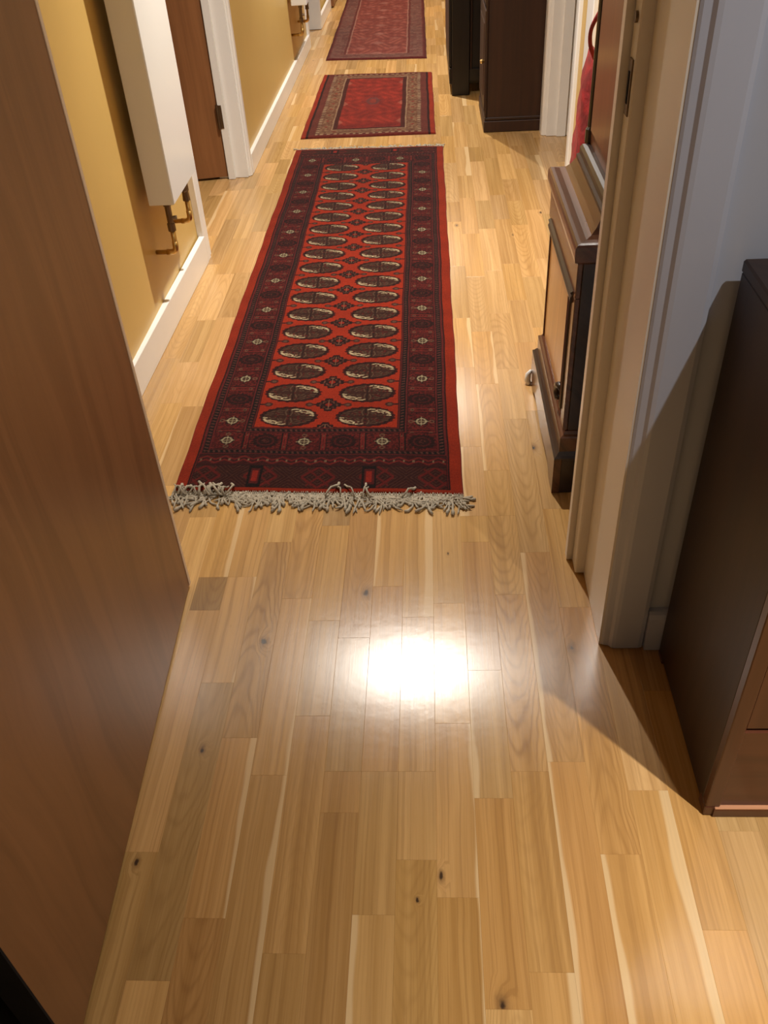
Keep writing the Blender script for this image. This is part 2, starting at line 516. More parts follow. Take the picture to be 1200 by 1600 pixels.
for k, y, tone, sap, cath in TONE:
    for p in planks:
        if p['k'] == k and p['a'] <= y < p['b']:
            p['tone'], p['sap'], p['cath'], p['knot'] = tone, sap, cath, (0, 0, 0)
for px, py, sz in KNOTS:
    x, y = px_floor(px, py)
    for p in planks:
        if p['x0'] <= x < p['x1'] and p['a'] <= y < p['b']:
            p['knot'] = (x - (p['x0'] + p['x1']) / 2, y - (p['a'] + p['b']) / 2, sz * 0.72)


def plank_geo(p, cx=0.0, cy=0.0):
    g, ch, dp, th = 0.00004, 0.0003, 0.00018, 0.015
    x0, x1, a, b = p['x0'] + g - cx, p['x1'] - g - cx, p['a'] + g - cy, p['b'] - g - cy
    v = [(x0, a, -th), (x1, a, -th), (x1, b, -th), (x0, b, -th),
         (x0, a, -dp), (x1, a, -dp), (x1, b, -dp), (x0, b, -dp),
         (x0 + ch, a + ch, 0), (x1 - ch, a + ch, 0), (x1 - ch, b - ch, 0), (x0 + ch, b - ch, 0)]
    f = [(8, 9, 10, 11)]
    for i in range(4):
        j = (i + 1) % 4
        f.append((i, j, j + 4, i + 4)); f.append((i + 4, j + 4, j + 8, i + 8))
    mx, my = (p['x0'] + p['x1']) / 2 - cx, (p['a'] + p['b']) / 2 - cy
    uv = [(q[0] - mx, q[1] - my) for q in v]
    return v, f, uv


def plank_mesh(ps, name, centre=False):
    V, F, UV, T, PR, KN = [], [], [], [], [], []
    for p in ps:
        cx, cy = ((p['x0'] + p['x1']) / 2, (p['a'] + p['b']) / 2) if centre else (0, 0)
        v, f, uv = plank_geo(p, cx, cy)
        n0 = len(V)
        V += v
        F += [tuple(i + n0 for i in q) for q in f]
        UV += uv
        T += [(*p['tone'], 1)] * 12
        PR += [(p['seed'], p['sap'] * 0.5 + 0.5, p['cath'], 1)] * 12
        KN += [(*p['knot'], 1)] * 12
    me = bpy.data.meshes.new(name)
    me.from_pydata(V, [], F)
    ul = me.uv_layers.new(name='grain')
    li = np.empty(len(me.loops), np.int32)
    me.loops.foreach_get('vertex_index', li)
    ul.data.foreach_set('uv', np.array(UV, np.float32)[li].ravel())
    for nm, arr in (('tone', T), ('par', PR), ('knot', KN)):
        at = me.attributes.new(nm, 'FLOAT_COLOR', 'POINT')
        at.data.foreach_set('color', np.array(arr, np.float32).ravel())
    me.materials.append(M['oak'])
    return me


RUGS = [(-0.676, 0.069, 1.73, 4.56), (-0.678, 0.034, 4.77, 6.12), (-0.70, -0.007, 6.57, 9.4)]


def shows(p):
    """rough visible size in the picture"""
    q = [project(x, y) for x in (p['x0'], p['x1']) for y in (p['a'], p['b'])]
    if any(v is None for v in q):
        return 0
    xs = [min(max(v[0], 0), 1200) for v in q]; ys = [min(max(v[1], 0), 1600) for v in q]
    mx, my = (p['x0'] + p['x1']) / 2, (p['a'] + p['b']) / 2
    for a, b, c, d in RUGS:
        if a < p['x0'] + 0.01 and p['x1'] - 0.01 < b and c < p['a'] and p['b'] < d:
            return 0
    if mx < -0.9 or mx > 0.6 or (mx < -0.6 and my < 1.6) or (mx > 0.45 and my < 3.9 and my > 0.9):
        return 0
    return (max(xs) - min(xs)) * (max(ys) - min(ys))


for p in planks:
    p['area'] = shows(p)
planks.sort(key=lambda p: -p['area'])
for i, p in enumerate(planks[:295]):
    if p['area'] <= 0:
        break
    o = link('plank', plank_mesh([p], 'plank', True), None, floor)
    o.location = ((p['x0'] + p['x1']) / 2, (p['a'] + p['b']) / 2, 0)
    last = i + 1
o = link('distant_planks', plank_mesh(planks[last:], 'distant_planks'), None, floor)
o['kind'] = 'stuff'
o['label'] = 'oak floor strips beyond and beneath the rugs'

# ------------------------------------------------------------------ shell
ZT = ZC


def skew(y):
    """front line of the near left skirting"""
    return -0.878 + 0.0138 * (y - 2.266)


bm = bmesh.new()
prism(bm, [(-0.890, 1.45), (-0.890, 3.30), (-1.0, 3.30), (-1.0, 1.45)], 0, ZT)
struct('wall_left', bm, M['ochre'], 'ochre painted left wall behind the tall near radiator')
bm = bmesh.new()
prism(bm, [(-0.862, 4.215), (-0.862, 7.04), (-1.0, 7.04), (-1.0, 4.215)], 0, ZT)
prism(bm, [(-0.862, 3.30), (-0.862, 4.215), (-1.0, 4.215), (-1.0, 3.30)], 2.03, ZT)
struct('wall_left_middle', bm, M['ochre'], 'ochre painted left wall beyond the brown door')
bm = bmesh.new()
prism(bm, [(-0.862, 7.66), (-0.862, 10.9), (-1.0, 10.9), (-1.0, 7.66)], 0, ZT)
prism(bm, [(-0.862, 7.04), (-0.862, 7.66), (-1.0, 7.66), (-1.0, 7.04)], 2.03, ZT)
struct('wall_left_far', bm, M['ochre'], 'ochre painted left wall at the far end of the corridor')
bm = bmesh.new()
box(bm, 0.60, 0.72, 1.45, 3.93, 0, ZT); box(bm, 0.60, 0.72, 4.66, 10.9, 0, ZT); box(bm, 0.60, 0.72, 3.93, 4.66, 2.03, ZT)
struct('wall_right', bm, M['ochre'], 'ochre painted right wall of the corridor behind the clock')
bm = bmesh.new()
box(bm, -1.0, 0.72, 10.9, 11.0, 0, ZT)
struct('wall_end', bm, M['ochre'], 'ochre end wall of the corridor')
bm = bmesh.new()
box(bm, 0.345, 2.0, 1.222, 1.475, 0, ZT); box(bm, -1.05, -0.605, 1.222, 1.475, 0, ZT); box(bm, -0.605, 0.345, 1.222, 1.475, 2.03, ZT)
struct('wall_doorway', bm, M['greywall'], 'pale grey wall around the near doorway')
bm = bmesh.new()
box(bm, 2.0, 2.1, -1.6, 1.475, 0, ZT)
struct('wall_room_right', bm, M['cream'], 'cream side wall of the near room beyond the sideboard')
bm = bmesh.new()
box(bm, -1.05, -0.95, -1.6, 1.222, 0, ZT)
struct('wall_room_left', bm, M['cream'], 'cream wall behind the open veneered door')
bm = bmesh.new()
box(bm, -1.05, 2.1, -1.7, -1.6, 0, ZT)
struct('wall_room_back', bm, M['cream'], 'cream wall behind the photographer')
# side rooms behind the two corridor doorways
bm = bmesh.new()
box(bm, -2.4, -2.3, 2.9, 8.4, 0, ZT); box(bm, -2.3, -1.0, 2.8, 2.9, 0, ZT); box(bm, -2.3, -1.0, 5.0, 5.1, 0, ZT); box(bm, -2.3, -1.0, 8.3, 8.4, 0, ZT)
struct('wall_side_room_left', bm, M['cream'], 'cream walls of the rooms behind the left doorways')
bm = bmesh.new()
box(bm, 1.9, 2.0, 3.3, 5.4, 0, ZT); box(bm, 0.72, 1.9, 3.3, 3.4, 0, ZT); box(bm, 0.72, 1.9, 5.3, 5.4, 0, ZT)
struct('wall_side_room_right', bm, M['cream'], 'cream walls of the room behind the right doorway')
bm = bmesh.new()
box(bm, -2.4, 2.4, -1.7, 11.0, ZT, ZT + 0.1)
struct('ceiling', bm, M['ceil'], 'off-white ceiling over the corridor and near room')

# ------------------------------------------------------------------ skirting boards
SK = [(0.002, 0), (0.002, 0.098), (0.001, 0.1), (-0.018, 0.1), (-0.018, 0)]


def skirt_left(name, y0, y1, xf, h, label):
    bm = bmesh.new()
    s = h / 0.1
    A = [bm.verts.new((xf(y0) + dx, y0, dz * s + 0.002)) for dx, dz in SK]
    B = [bm.verts.new((xf(y1) + dx, y1, dz * s + 0.002)) for dx, dz in SK]
    n = len(SK)
    bm.faces.new(A); bm.faces.new(B[::-1])
    for i in range(n):
        bm.faces.new((A[i], A[(i + 1) % n], B[(i + 1) % n], B[i]))
    return struct(name, bm, M['white'], label)


bb1 = skirt_left('baseboard_left', 1.48, 3.215, skew, 0.102, 'white skirting board under the tall radiator')
skirt_left('baseboard_left_middle', 4.26, 7.0, lambda y: -0.846, 0.086, 'white skirting board between the brown door and the far doorway')
skirt_left('baseboard_left_far', 7.70, 10.9, lambda y: -0.846 + 0.02, 0.086, 'white skirting board at the far end of the left wall')
bm = bmesh.new()
extr_y(bm, [(0.60, 0.002), (0.584, 0.002), (0.584, 0.075), (0.588, 0.088), (0.592, 0.092), (0.60, 0.092)], 1.50, 3.855)
struct('baseboard_right', bm, M['white'], 'white skirting board behind the clock')
bm = bmesh.new()
extr_y(bm, [(0.60, 0.002), (0.584, 0.002), (0.584, 0.075), (0.588, 0.088), (0.592, 0.092), (0.60, 0.092)], 4.75, 10.9)
struct('baseboard_right_far', bm, M['white'], 'white skirting board behind the dark cabinets')
bm = bmesh.new()
extr_x(bm, [(1.222, 0.002), (1.202, 0.002), (1.202, 0.088), (1.206, 0.098), (1.212, 0.102), (1.222, 0.102)], 0.4125, 2.0)
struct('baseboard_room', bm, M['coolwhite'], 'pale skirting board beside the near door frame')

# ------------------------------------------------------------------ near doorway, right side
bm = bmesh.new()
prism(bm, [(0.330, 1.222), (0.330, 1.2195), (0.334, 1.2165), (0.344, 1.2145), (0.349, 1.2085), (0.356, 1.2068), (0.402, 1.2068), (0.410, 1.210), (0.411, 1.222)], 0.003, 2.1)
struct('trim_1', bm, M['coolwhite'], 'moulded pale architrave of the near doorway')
bm = bmesh.new()
prism(bm, [(0.326, 1.221), (0.326, 1.424), (0.326, 1.476), (0.346, 1.476), (0.346, 1.221)], 0.0, 2.03)
lining = struct('trim_2', bm, M['warmwhite'], 'painted door lining on the right of the near doorway')
bm = bmesh.new()
prism(bm, [(0.306, 1.432), (0.3085, 1.4295), (0.3265, 1.4295), (0.3265, 1.4725), (0.306, 1.4725)], 0.004, 2.01)
ds = from_bm('door_stop', bm, M['warmwhite'], lining)
bm = bmesh.new()
prism(bm, [(0.293, 1.476), (0.293, 1.498), (0.365, 1.498), (0.365, 1.476)], 0.002, 2.1)
struct('trim_3', bm, M['warmwhite'], 'corridor side architrave of the near doorway')
# strike plate with keep hole
bm = bmesh.new()
box(bm, 0.3035, 0.3062, 1.440, 1.463, 0.955, 1.035, 0.0006)
sp_ = from_bm('strike_plate', bm, M['bronze'], lining)
sp_['label'] = 'bronze strike plate'
bm = bmesh.new()
box(bm, 0.3024, 0.3036, 1.447, 1.456, 0.972, 1.018, 0.0004)
from_bm('keep_hole', bm, M['blackcloth'], sp_)
bm = bmesh.new()
tube(bm, [(0.3262, 1.452, 1.09), (0.302, 1.452, 1.09)], 0.008, 12)
from_bm('buffer', bm, M['bronze'], lining)
# left side of the same doorway (behind the open leaf)
bm = bmesh.new()
prism(bm, [(-0.606, 1.222), (-0.606, 1.476), (-0.586, 1.476), (-0.586, 1.222)], 0.0, 2.03)
struct('trim_4', bm, M['warmwhite'], 'painted door lining hidden behind the open veneered door')

# ------------------------------------------------------------------ near left door leaf
far, near = Vector((-0.5565, 1.412)), Vector((-0.518, 0.453))
dirv = (near - far).normalized()
nrm = Vector((dirv.y, -dirv.x))   # away from the room
if nrm.x > 0:
    nrm = -nrm
th = 0.04
lip = 0.013
a = far + dirv * lip
bm = bmesh.new()
prism(bm, [tuple(a), tuple(near), tuple(near + nrm * th), tuple(a + nrm * th)], 0.009, 1.99)
door1 = struct('door_1', bm, M['veneer'], 'plain beech veneered door standing open on the left')
bm = bmesh.new()
c = far + nrm * 0.0
prism(bm, [tuple(far + nrm * 0.002), tuple(far + dirv * 0.002 - nrm * 0.0015), tuple(a - nrm * 0.0015), tuple(a + nrm * th), tuple(far + nrm * th)], 0.009, 1.99)
l_ = from_bm('edge_lipping', bm, M['lipping'], door1)
l_['label'] = 'pale solid wood lipping on the door edge'
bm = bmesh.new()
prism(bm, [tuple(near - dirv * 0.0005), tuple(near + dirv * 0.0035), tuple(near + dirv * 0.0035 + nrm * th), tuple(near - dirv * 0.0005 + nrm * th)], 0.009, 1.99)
es = from_bm('dark_edge_strip', bm, M['blackcloth'], door1)  # added black strip, paints the door's near edge as if in shade
es['label'] = 'added black strip standing in for shade on the near door edge'
for z in (0.22, 1.0, 1.75):
    bm = bmesh.new()
    p = far + nrm * (th + 0.005)
    tube(bm, [(p.x, p.y + 0.004, z - 0.05), (p.x, p.y + 0.004, z + 0.05)], 0.006, 10)
    from_bm('hinge', bm, M['bronze'], door1)
bm = bmesh.new()
p = near - dirv * 0.06
o3 = Vector((-nrm.x, -nrm.y, 0))
b3 = Vector((p.x, p.y, 1.0))
tube(bm, [b3, b3 + o3 * 0.045, b3 + o3 * 0.05 - Vector((dirv.x, dirv.y, 0)) * 0.02, b3 + o3 * 0.05 - Vector((dirv.x, dirv.y, 0)) * 0.11], 0.009, 10)
tube(bm, [b3, b3 + o3 * 0.006], 0.026, 16)
from_bm('lever_handle', bm, M['steel'], door1)

# ------------------------------------------------------------------ left doorway with brown door
bm = bmesh.new()
prism(bm, [(-0.889, 3.217), (-0.868, 3.217), (-0.864, 3.222), (-0.864, 3.264), (-0.869, 3.272), (-0.869, 3.296), (-0.889, 3.296)], 0.002, 2.1)
prism(bm, [(-0.880, 3.294), (-0.880, 3.306), (-1.0, 3.306), (-1.0, 3.301), (-0.884, 3.301)], 0.002, 2.03)
struct('trim_5', bm, M['white'], 'white architrave beside the tall radiator')
bm = bmesh.new()
prism(bm, [(-0.862, 4.262), (-0.850, 4.262), (-0.846, 4.256), (-0.846, 4.228), (-0.853, 4.221), (-0.853, 4.214), (-0.862, 4.214)], 0.002, 2.1)
prism(bm, [(-0.8615, 4.200), (-0.8615, 4.216), (-1.0, 4.216), (-1.0, 4.200)], 0.002, 2.03)
prism(bm, [(-0.921, 4.180), (-0.921, 4.199), (-0.952, 4.199), (-0.952, 4.180)], 0.002, 2.02)
tr6 = struct('trim_6', bm, M['white'], 'white far door frame holding the brown door')
bm = bmesh.new()
a_, b_ = Vector((-0.957, 4.192)), Vector((-1.70, 4.05))
d_ = (b_ - a_).normalized(); n_ = Vector((-d_.y, d_.x))
if n_.y < 0:
    n_ = -n_
prism(bm, [tuple(a_), tuple(b_), tuple(b_ + n_ * 0.04), tuple(a_ + n_ * 0.04)], 0.012, 1.99)
door2 = struct('door_2', bm, M['sapele'], 'brown veneered door opened into the left room')
for z in (0.28, 1.7):
    bm = bmesh.new()
    box(bm, -0.9575, -0.936, 4.1775, 4.1802, z - 0.05, z + 0.05, 0.0005)
    hp = from_bm('hinge', bm, M['bronze'], door2)
    bm = bmesh.new()
    tube(bm, [(-0.9555, 4.176, z - 0.052), (-0.9555, 4.176, z + 0.052)], 0.0065, 10)
    from_bm('knuckle', bm, M['bronze'], hp)
bm = bmesh.new()
tube(bm, [(-1.62, 4.066, 1.0), (-1.62, 4.02, 1.0), (-1.60, 4.015, 1.0), (-1.52, 4.03, 1.0)], 0.009, 10)
from_bm('lever_handle', bm, M['steel'], door2)

# far left doorway, white boxed jamb and door beyond
bm = bmesh.new()
prism(bm, [(-0.862, 6.97), (-0.846, 6.97), (-0.846, 7.035), (-0.862, 7.035)], 0.002, 2.1)
prism(bm, [(-0.8625, 7.03), (-0.8625, 7.05), (-1.0, 7.05), (-1.0, 7.03)], 0.002, 2.03)
struct('trim_7', bm, M['white'], 'white architrave of the far left doorway beside the second radiator')
bm = bmesh.new()
box(bm, -1.0, -0.826, 7.645, 7.71, 0.002, ZT - 0.005, 0.002)
struct('trim_8', bm, M['white'], 'white boxed jamb on the far side of the distant left doorway')
bm = bmesh.new()
box(bm, -0.845, -0.80, 8.56, 9.36, 0.012, 1.99, 0.001)
door3 = struct('door_3', bm, M['sapele'], 'brown door at the far end of the left wall')
bm = bmesh.new()
tube(bm, [(-0.80, 8.65, 1.0), (-0.755, 8.65, 1.0), (-0.75, 8.67, 1.0), (-0.75, 8.76, 1.0)], 0.009, 10)
from_bm('lever_handle', bm, M['steel'], door3)

# right doorway
bm = bmesh.new()
prism(bm, [(0.60, 3.857), (0.588, 3.857), (0.584, 3.862), (0.584, 3.905), (0.590, 3.913), (0.590, 3.932), (0.60, 3.932)], 0.002, 2.1)
prism(bm, [(0.5995, 3.928), (0.5995, 3.944), (0.72, 3.944), (0.72, 3.928)], 0.002, 2.03)
struct('trim_9', bm, M['white'], 'white architrave on the near side of the right doorway')
bm = bmesh.new()
prism(bm, [(0.60, 4.745), (0.572, 4.745), (0.565, 4.738), (0.565, 4.672), (0.569, 4.664), (0.577, 4.660), (0.60, 4.660)], 0.002, 2.1)
prism(bm, [(0.590, 4.648), (0.590, 4.662), (0.72, 4.662), (0.72, 4.648)], 0.002, 2.03)
prism(bm, [(0.640, 4.634), (0.640, 4.650), (0.684, 4.650), (0.684, 4.634)], 0.002, 2.02)
struct('trim_10', bm, M['warmwhite'], 'white door frame beside the dark brown cabinet')
bm = bmesh.new()
prism(bm, [(0.60, 3.52), (0.586, 3.52), (0.584, 3.523), (0.584, 3.655), (0.586, 3.658), (0.60, 3.658)], 0.095, ZT - 0.005)
struct('trim_11', bm, M['white'], 'white boxed pipe casing on the right wall beside the red bag')


# ------------------------------------------------------------------ radiators
def radiator(label, xf, xb, y0, y1, z0, z1, valves, wall, group):
    root = thing('radiator', label, 'radiator', ((xf + xb) / 2, (y0 + y1) / 2, z0), group)
    bm = bmesh.new()
    box(bm, xb, xf, y0, y1, z0, z1, 0.003, 2)
    from_bm('casing', bm, M['enamel'], root)
    bxo('front_panel', (xf - 0.001, xf + 0.0015, y0 + 0.002, y1 - 0.002, z0 + 0.002, z1 - 0.002), M['enamel'], root, 0.0012)
    bxo('top_cover', (xb + 0.006, xf - 0.006, y0 + 0.01, y1 - 0.01, z1 - 0.001, z1 + 0.004), M['enamel'], root, 0.001)
    for z in (z0 + 0.2, z1 - 0.2):
        bm = bmesh.new()
        box(bm, wall, xb + 0.004, (y0 + y1) / 2 - 0.02, (y0 + y1) / 2 + 0.02, z - 0.03, z + 0.03, 0.001)
        from_bm('wall_bracket', bm, M['steel'], root)
    for (vy, kind) in valves:
        xv = (xf + xb) / 2
        bm = bmesh.new()
        if kind == 'long':
            tube(bm, [(xv, vy, z0), (xv, vy, z0 - 0.006), (xv, vy, z0 - 0.007), (xv, vy, z0 - 0.02), (xv, vy, z0 - 0.022), (xv, vy, z0 - 0.075), (xv, vy, z0 - 0.077), (xv, vy, z0 - 0.10)],
                 [0.009, 0.009, 0.013, 0.013, 0.010, 0.010, 0.013, 0.013], 8)
            vb = 0.10
        else:
            tube(bm, [(xv, vy, z0), (xv, vy, z0 - 0.008), (xv, vy, z0 - 0.012), (xv, vy, z0 - 0.05), (xv, vy, z0 - 0.055), (xv, vy, z0 - 0.085)],
                 [0.008, 0.008, 0.014, 0.014, 0.011, 0.013], 8)
            vb = 0.085
        v_ = from_bm('valve', bm, M['valve'], root)
        bm = bmesh.new()
        if kind == 'long':
            tube(bm, [(xv, vy, z0 - 0.06), (xv + 0.022, vy + 0.004, z0 - 0.06)], [0.006, 0.007], 8)
        else:
            tube(bm, [(xv, vy, z0 - 0.035), (xv + 0.006, vy - 0.024, z0 - 0.035), (xv + 0.007, vy - 0.028, z0 - 0.035), (xv + 0.009, vy - 0.036, z0 - 0.035)], [0.006, 0.006, 0.011, 0.010], 8)
        from_bm('valve_cap', bm, M['valve'], v_)
        bm = bmesh.new()
        zb = z0 - vb - 0.07
        tube(bm, [(xv, vy, z0 - vb + 0.003), (xv, vy, zb + 0.02)] + arc((xv, vy, zb + 0.02), (xv, vy, zb), (xv - 0.02, vy, zb), 5)[1:] + [(wall, vy, zb)], 0.0075, 10)
        pp = from_bm('pipe', bm, M['brass'], root, True)
        bm = bmesh.new()
        tube(bm, [(xv, vy, zb + 0.034), (xv, vy, zb + 0.018)] + arc((xv, vy, zb + 0.018), (xv, vy, zb), (xv - 0.018, vy, zb), 5)[1:] + [(xv - 0.032, vy, zb)], 0.0092, 10)
        from_bm('elbow', bm, M['brass'], pp, True)
    adopt(root)
    return root


radiator('tall white vertical radiator on the left wall, nearest the camera', -0.783, -0.861, 2.637, 2.965, 0.428, 2.0, ((2.695, 'long'), (2.925, 'short')), -0.8885, 'vertical radiators on the left wall')
radiator('distant white radiator past the brown door on the left wall', -0.742, -0.838, 6.13, 6.62, 0.405, 2.0, ((6.19, 'long'), (6.54, 'short')), -0.8615, 'vertical radiators on the left wall')


# ------------------------------------------------------------------ rugs
def lerp_col(img, mask, col):
    m = np.clip(mask, 0, 1)[..., None]
    img *= (1 - m)
    img += m * np.array(col)


def sstep(a, b, x):
    t_ = np.clip((x - a) / (b - a), 0, 1)
    return t_ * t_ * (3 - 2 * t_)


def hash2(a, b):
    s = np.sin(a * 127.1 + b * 311.7) * 43758.5453
    return s - np.floor(s)


RED = (0.200, 0.0150, 0.0046)
BRIGHT = (0.172, 0.0140, 0.0040)
MAROON = (0.060, 0.005, 0.0045)
MAR2 = (0.075, 0.007, 0.006)
DARK = (0.013, 0.0034, 0.0032)
BLACK = (0.006, 0.003, 0.003)
BROWN = (0.027, 0.0088, 0.0062)
CREAM = (0.34, 0.26, 0.155)
TAN = (0.105, 0.062, 0.036)


def stroke(a, b, pts, w):
    """soft mask of a polyline in local coordinates"""
    m = np.full(a.shape, 9.0)
    for (x0, y0), (x1, y1) in zip(pts[:-1], pts[1:]):
        dx, dy = x1 - x0, y1 - y0
        t_ = np.clip(((a - x0) * dx + (b - y0) * dy) / (dx * dx + dy * dy), 0, 1)
        m = np.minimum(m, np.hypot(a - x0 - t_ * dx, b - y0 - t_ * dy))
    return sstep(w * 1.35, w * 0.65, m)


GUL_CREAM = [[(0.08, 0.70), (0.18, 0.76), (0.30, 0.72)], [(0.38, 0.68), (0.36, 0.54), (0.22, 0.52)],
             [(0.46, 0.66), (0.58, 0.60)], [(0.60, 0.48), (0.50, 0.40), (0.42, 0.46)],
             [(0.64, 0.56), (0.76, 0.44), (0.82, 0.24)], [(0.60, 0.34), (0.70, 0.40), (0.80, 0.30)], [(0.74, 0.14), (0.84, 0.10)]]
GUL_TAN = [[(0.06, 0.10), (0.10, 0.42), (0.05, 0.70)], [(0.16, 0.44), (0.30, 0.36), (0.36, 0.20), (0.22, 0.14)], [(0.44, 0.12), (0.58, 0.20), (0.66, 0.08)],
           [(0.20, 0.30), (0.26, 0.24)]]
GUL_TAN2 = [[(0.16, 0.62), (0.34, 0.66), (0.44, 0.54)], [(0.50, 0.56), (0.62, 0.46)], [(0.56, 0.32), (0.76, 0.34)], [(0.24, 0.46), (0.40, 0.42), (0.46, 0.28)], [(0.60, 0.18), (0.80, 0.16)],
            [(0.08, 0.16), (0.14, 0.46), (0.08, 0.74)], [(0.20, 0.22), (0.32, 0.28), (0.40, 0.14)]]


def paint_bokhara(U, V, Wd, Ln):
    img = np.zeros(U.shape + (3,))
    img[:] = BRIGHT
    mu = np.minimum(U, Wd - U)              # distance from the side edges
    mv = np.minimum(V, Ln - V)              # distance from the ends
    far = V > Ln / 2
    # dark inner ground
    lerp_col(img, (mu > 0.033) & (mv > 0.016), DARK)
    lerp_col(img, (mu > 0.036) & (mu < 0.0395) & (mv > 0.02), MAR2)
    # end panels: cross band and zigzag band
    e1 = np.where(far, 0.080, 0.110); e2 = np.where(far, 0.118, 0.162)
    band = (mu > 0.040) & (mv > 0.019) & (mv < e1)
    lerp_col(img, band, (0.022, 0.0045, 0.0040))
    P = 0.1525
    c = (U - Wd * 0.5 + P * 1.5) % P - P / 2
    vy = (mv - (0.019 + e1) / 2) / ((e1 - 0.019) / 2)
    dia = np.abs(c) / (P / 2) + 0.0
    hatch = np.abs(((np.abs(vy) * 0.9 + dia * 1.6) * 4.0) % 1.0 - 0.5)
    lerp_col(img, band * (hatch < 0.10) * 0.42, (0.085, 0.035, 0.022))
    lerp_col(img, band * (np.abs(np.abs(vy) - (1 - dia * 1.7)) < 0.13) * (dia < 0.6), (0.075, 0.007, 0.006))
    lerp_col(img, band * (np.abs(np.abs(vy) - dia * 2.0) < 0.10) * (dia < 0.4), (0.070, 0.007, 0.006))
    for cx in (0.205, 0.505):
        q = band * (np.abs(U - cx * Wd / 0.745) < 0.018)
        lerp_col(img, q, BLACK)
        lerp_col(img, band * (np.abs(U - cx * Wd / 0.745) < 0.013) * (np.abs(vy) < 0.72), (0.05, 0.006, 0.006))
        lerp_col(img, band * (np.abs(U - cx * Wd / 0.745) < 0.0075) * (np.abs(vy) < 0.5), (0.17, 0.012, 0.007))
    zz = (mu > 0.040) & (mv > e1) & (mv < e2)
    lerp_col(img, zz, (0.024, 0.004, 0.004))
    ph = np.abs(((U - Wd / 2) / 0.052) % 1.0 - 0.5) * 2
    w = (mv - e1) / (e2 - e1)
    for s_ in (0.0, 0.5):
        lerp_col(img, zz * (np.abs(w - (0.22 + 0.28 * ph + s_ * 0.6)) < 0.06), (0.085, 0.008, 0.007))
    lerp_col(img, zz * (np.abs(w - 0.5) < 0.08) * (np.abs(ph - 0.5) < 0.1), TAN)
    lerp_col(img, (mu > 0.040) & (np.abs(mv - e1) < 0.0016), BLACK)
    lerp_col(img, (mu > 0.040) & (np.abs(mv - e2) < 0.0016), BLACK)

    # frame distances: b = distance from outer edge of the main border frame (sides at 0.040, ends at e2)
    bu, bv = mu - 0.0395, mv - e2
    inner = (bu > 0) & (bv > 0)
    b = np.minimum(bu * 1.0, bv * 1.0)
    G = 0.0225
    cw = 0.083
    side = bu < bv
    run = np.where(side, V, U)

    def barber(lo, hi):
        m = inner & (b > lo) & (b < hi)
        lerp_col(img, m, (0.044, 0.005, 0.005))
        t_ = (b - lo) / (hi - lo)
        lerp_col(img, m & ((t_ < 0.14) | (t_ > 0.86)), (0.070, 0.008, 0.008))
        mid = m & (t_ > 0.30) & (t_ < 0.72)
        lerp_col(img, mid, BLACK)
        lerp_col(img, mid & (((run + (t_ - 0.5) * 0.008) % 0.0145) < 0.0058), (0.062, 0.018, 0.014))
        lerp_col(img, m & (np.abs(t_ - 0.25) < 0.05), BLACK)
        lerp_col(img, m & (np.abs(t_ - 0.78) < 0.05), BLACK)
    barber(0.0, G)
    barber(G + cw, G + cw + 0.0245)
    cell = inner & (b >= G) & (b <= G + cw)
    lerp_col(img, cell, (0.042, 0.0044, 0.0042))
    cside = bv > G + cw                     # the end rows run through the corners
    run = np.where(cside, V, U)
    b = np.where(cside, bu, bv)
    cell = cell & np.where(cside, True, (bu >= G))
    cb = (b - G) / cw                       # 0..1 across
    uc0 = 0.0395 + G + cw / 2
    r0 = np.where(cside, 2.053 - 1.729, uc0)
    pit = np.where(cside, 0.117, (Wd - 2 * uc0) / 5)
    idx = np.floor((run - r0) / pit + 0.5)
    lr = (run - r0) - idx * pit             # along, centred
    lc = (cb - 0.5) * cw
    star = (idx % 2) == 0
    fleck = hash2(np.floor(run / 0.0045), np.floor(b / 0.0045))
    lerp_col(img, cell * (fleck > 0.66) * 0.55, (0.105, 0.011, 0.009))
    lerp_col(img, cell * (fleck < 0.16) * 0.7, BLACK)
    lerp_col(img, cell & (np.abs(np.abs(lr) - 0.0455) < 0.0015), BLACK)
    lerp_col(img, cell & (np.abs(np.abs(lr) - 0.0505) < 0.0018), (0.10, 0.010, 0.008))
    lerp_col(img, cell & (np.abs(np.abs(lc) - 0.0405) < 0.0013), BLACK)
    rr = np.hypot(lr, lc)
    th_ = np.arctan2(lr, lc)
    o_ = cell & ~star
    oval = np.hypot(lc / np.where(cside, 0.040, 0.033), lr / np.where(cside, 0.030, 0.036)) * (1 + 0.07 * np.cos(16 * th_))
    lerp_col(img, o_ * (oval < 1.0), (0.013, 0.003, 0.003))
    lerp_col(img, o_ * (np.abs(oval - 0.62) < 0.07) * 0.8, (0.050, 0.006, 0.006))
    lerp_col(img, o_ * (oval < 0.3) * (fleck > 0.5), (0.045, 0.010, 0.008))
    s_ = cell & star
    rs = np.hypot(lc / 0.0145, lr / 0.0150)
    lerp_col(img, s_ * (rs < 1.35), DARK)
    lerp_col(img, s_ * (np.abs(rs - 0.90) < 0.17) * (0.55 + 0.45 * (np.cos(8 * th_) > -0.3)), (0.25, 0.20, 0.12))
    lerp_col(img, s_ * (np.abs(rs - 0.42) < 0.10) * 0.6, TAN)
    lerp_col(img, s_ * (np.minimum(np.abs(lc), np.abs(lr)) < 0.0010) * (rs < 1.45) * 0.75, (0.25, 0.20, 0.12))
    for q in (-1, 1):
        rq = np.hypot(lc - q * 0.029, lr)
        lerp_col(img, s_ * (np.abs(rq - 0.006) < 0.0018) * 0.6, TAN)
    # small corner flowers at cell boundaries
    for q in (-1, 1):
        rq = np.hypot(np.abs(lr) - 0.0575, lc - q * 0.026)
        lerp_col(img, cell * (np.abs(rq - 0.0042) < 0.0017) * 0.55, TAN)

    # field
    b = np.minimum(bu, bv)
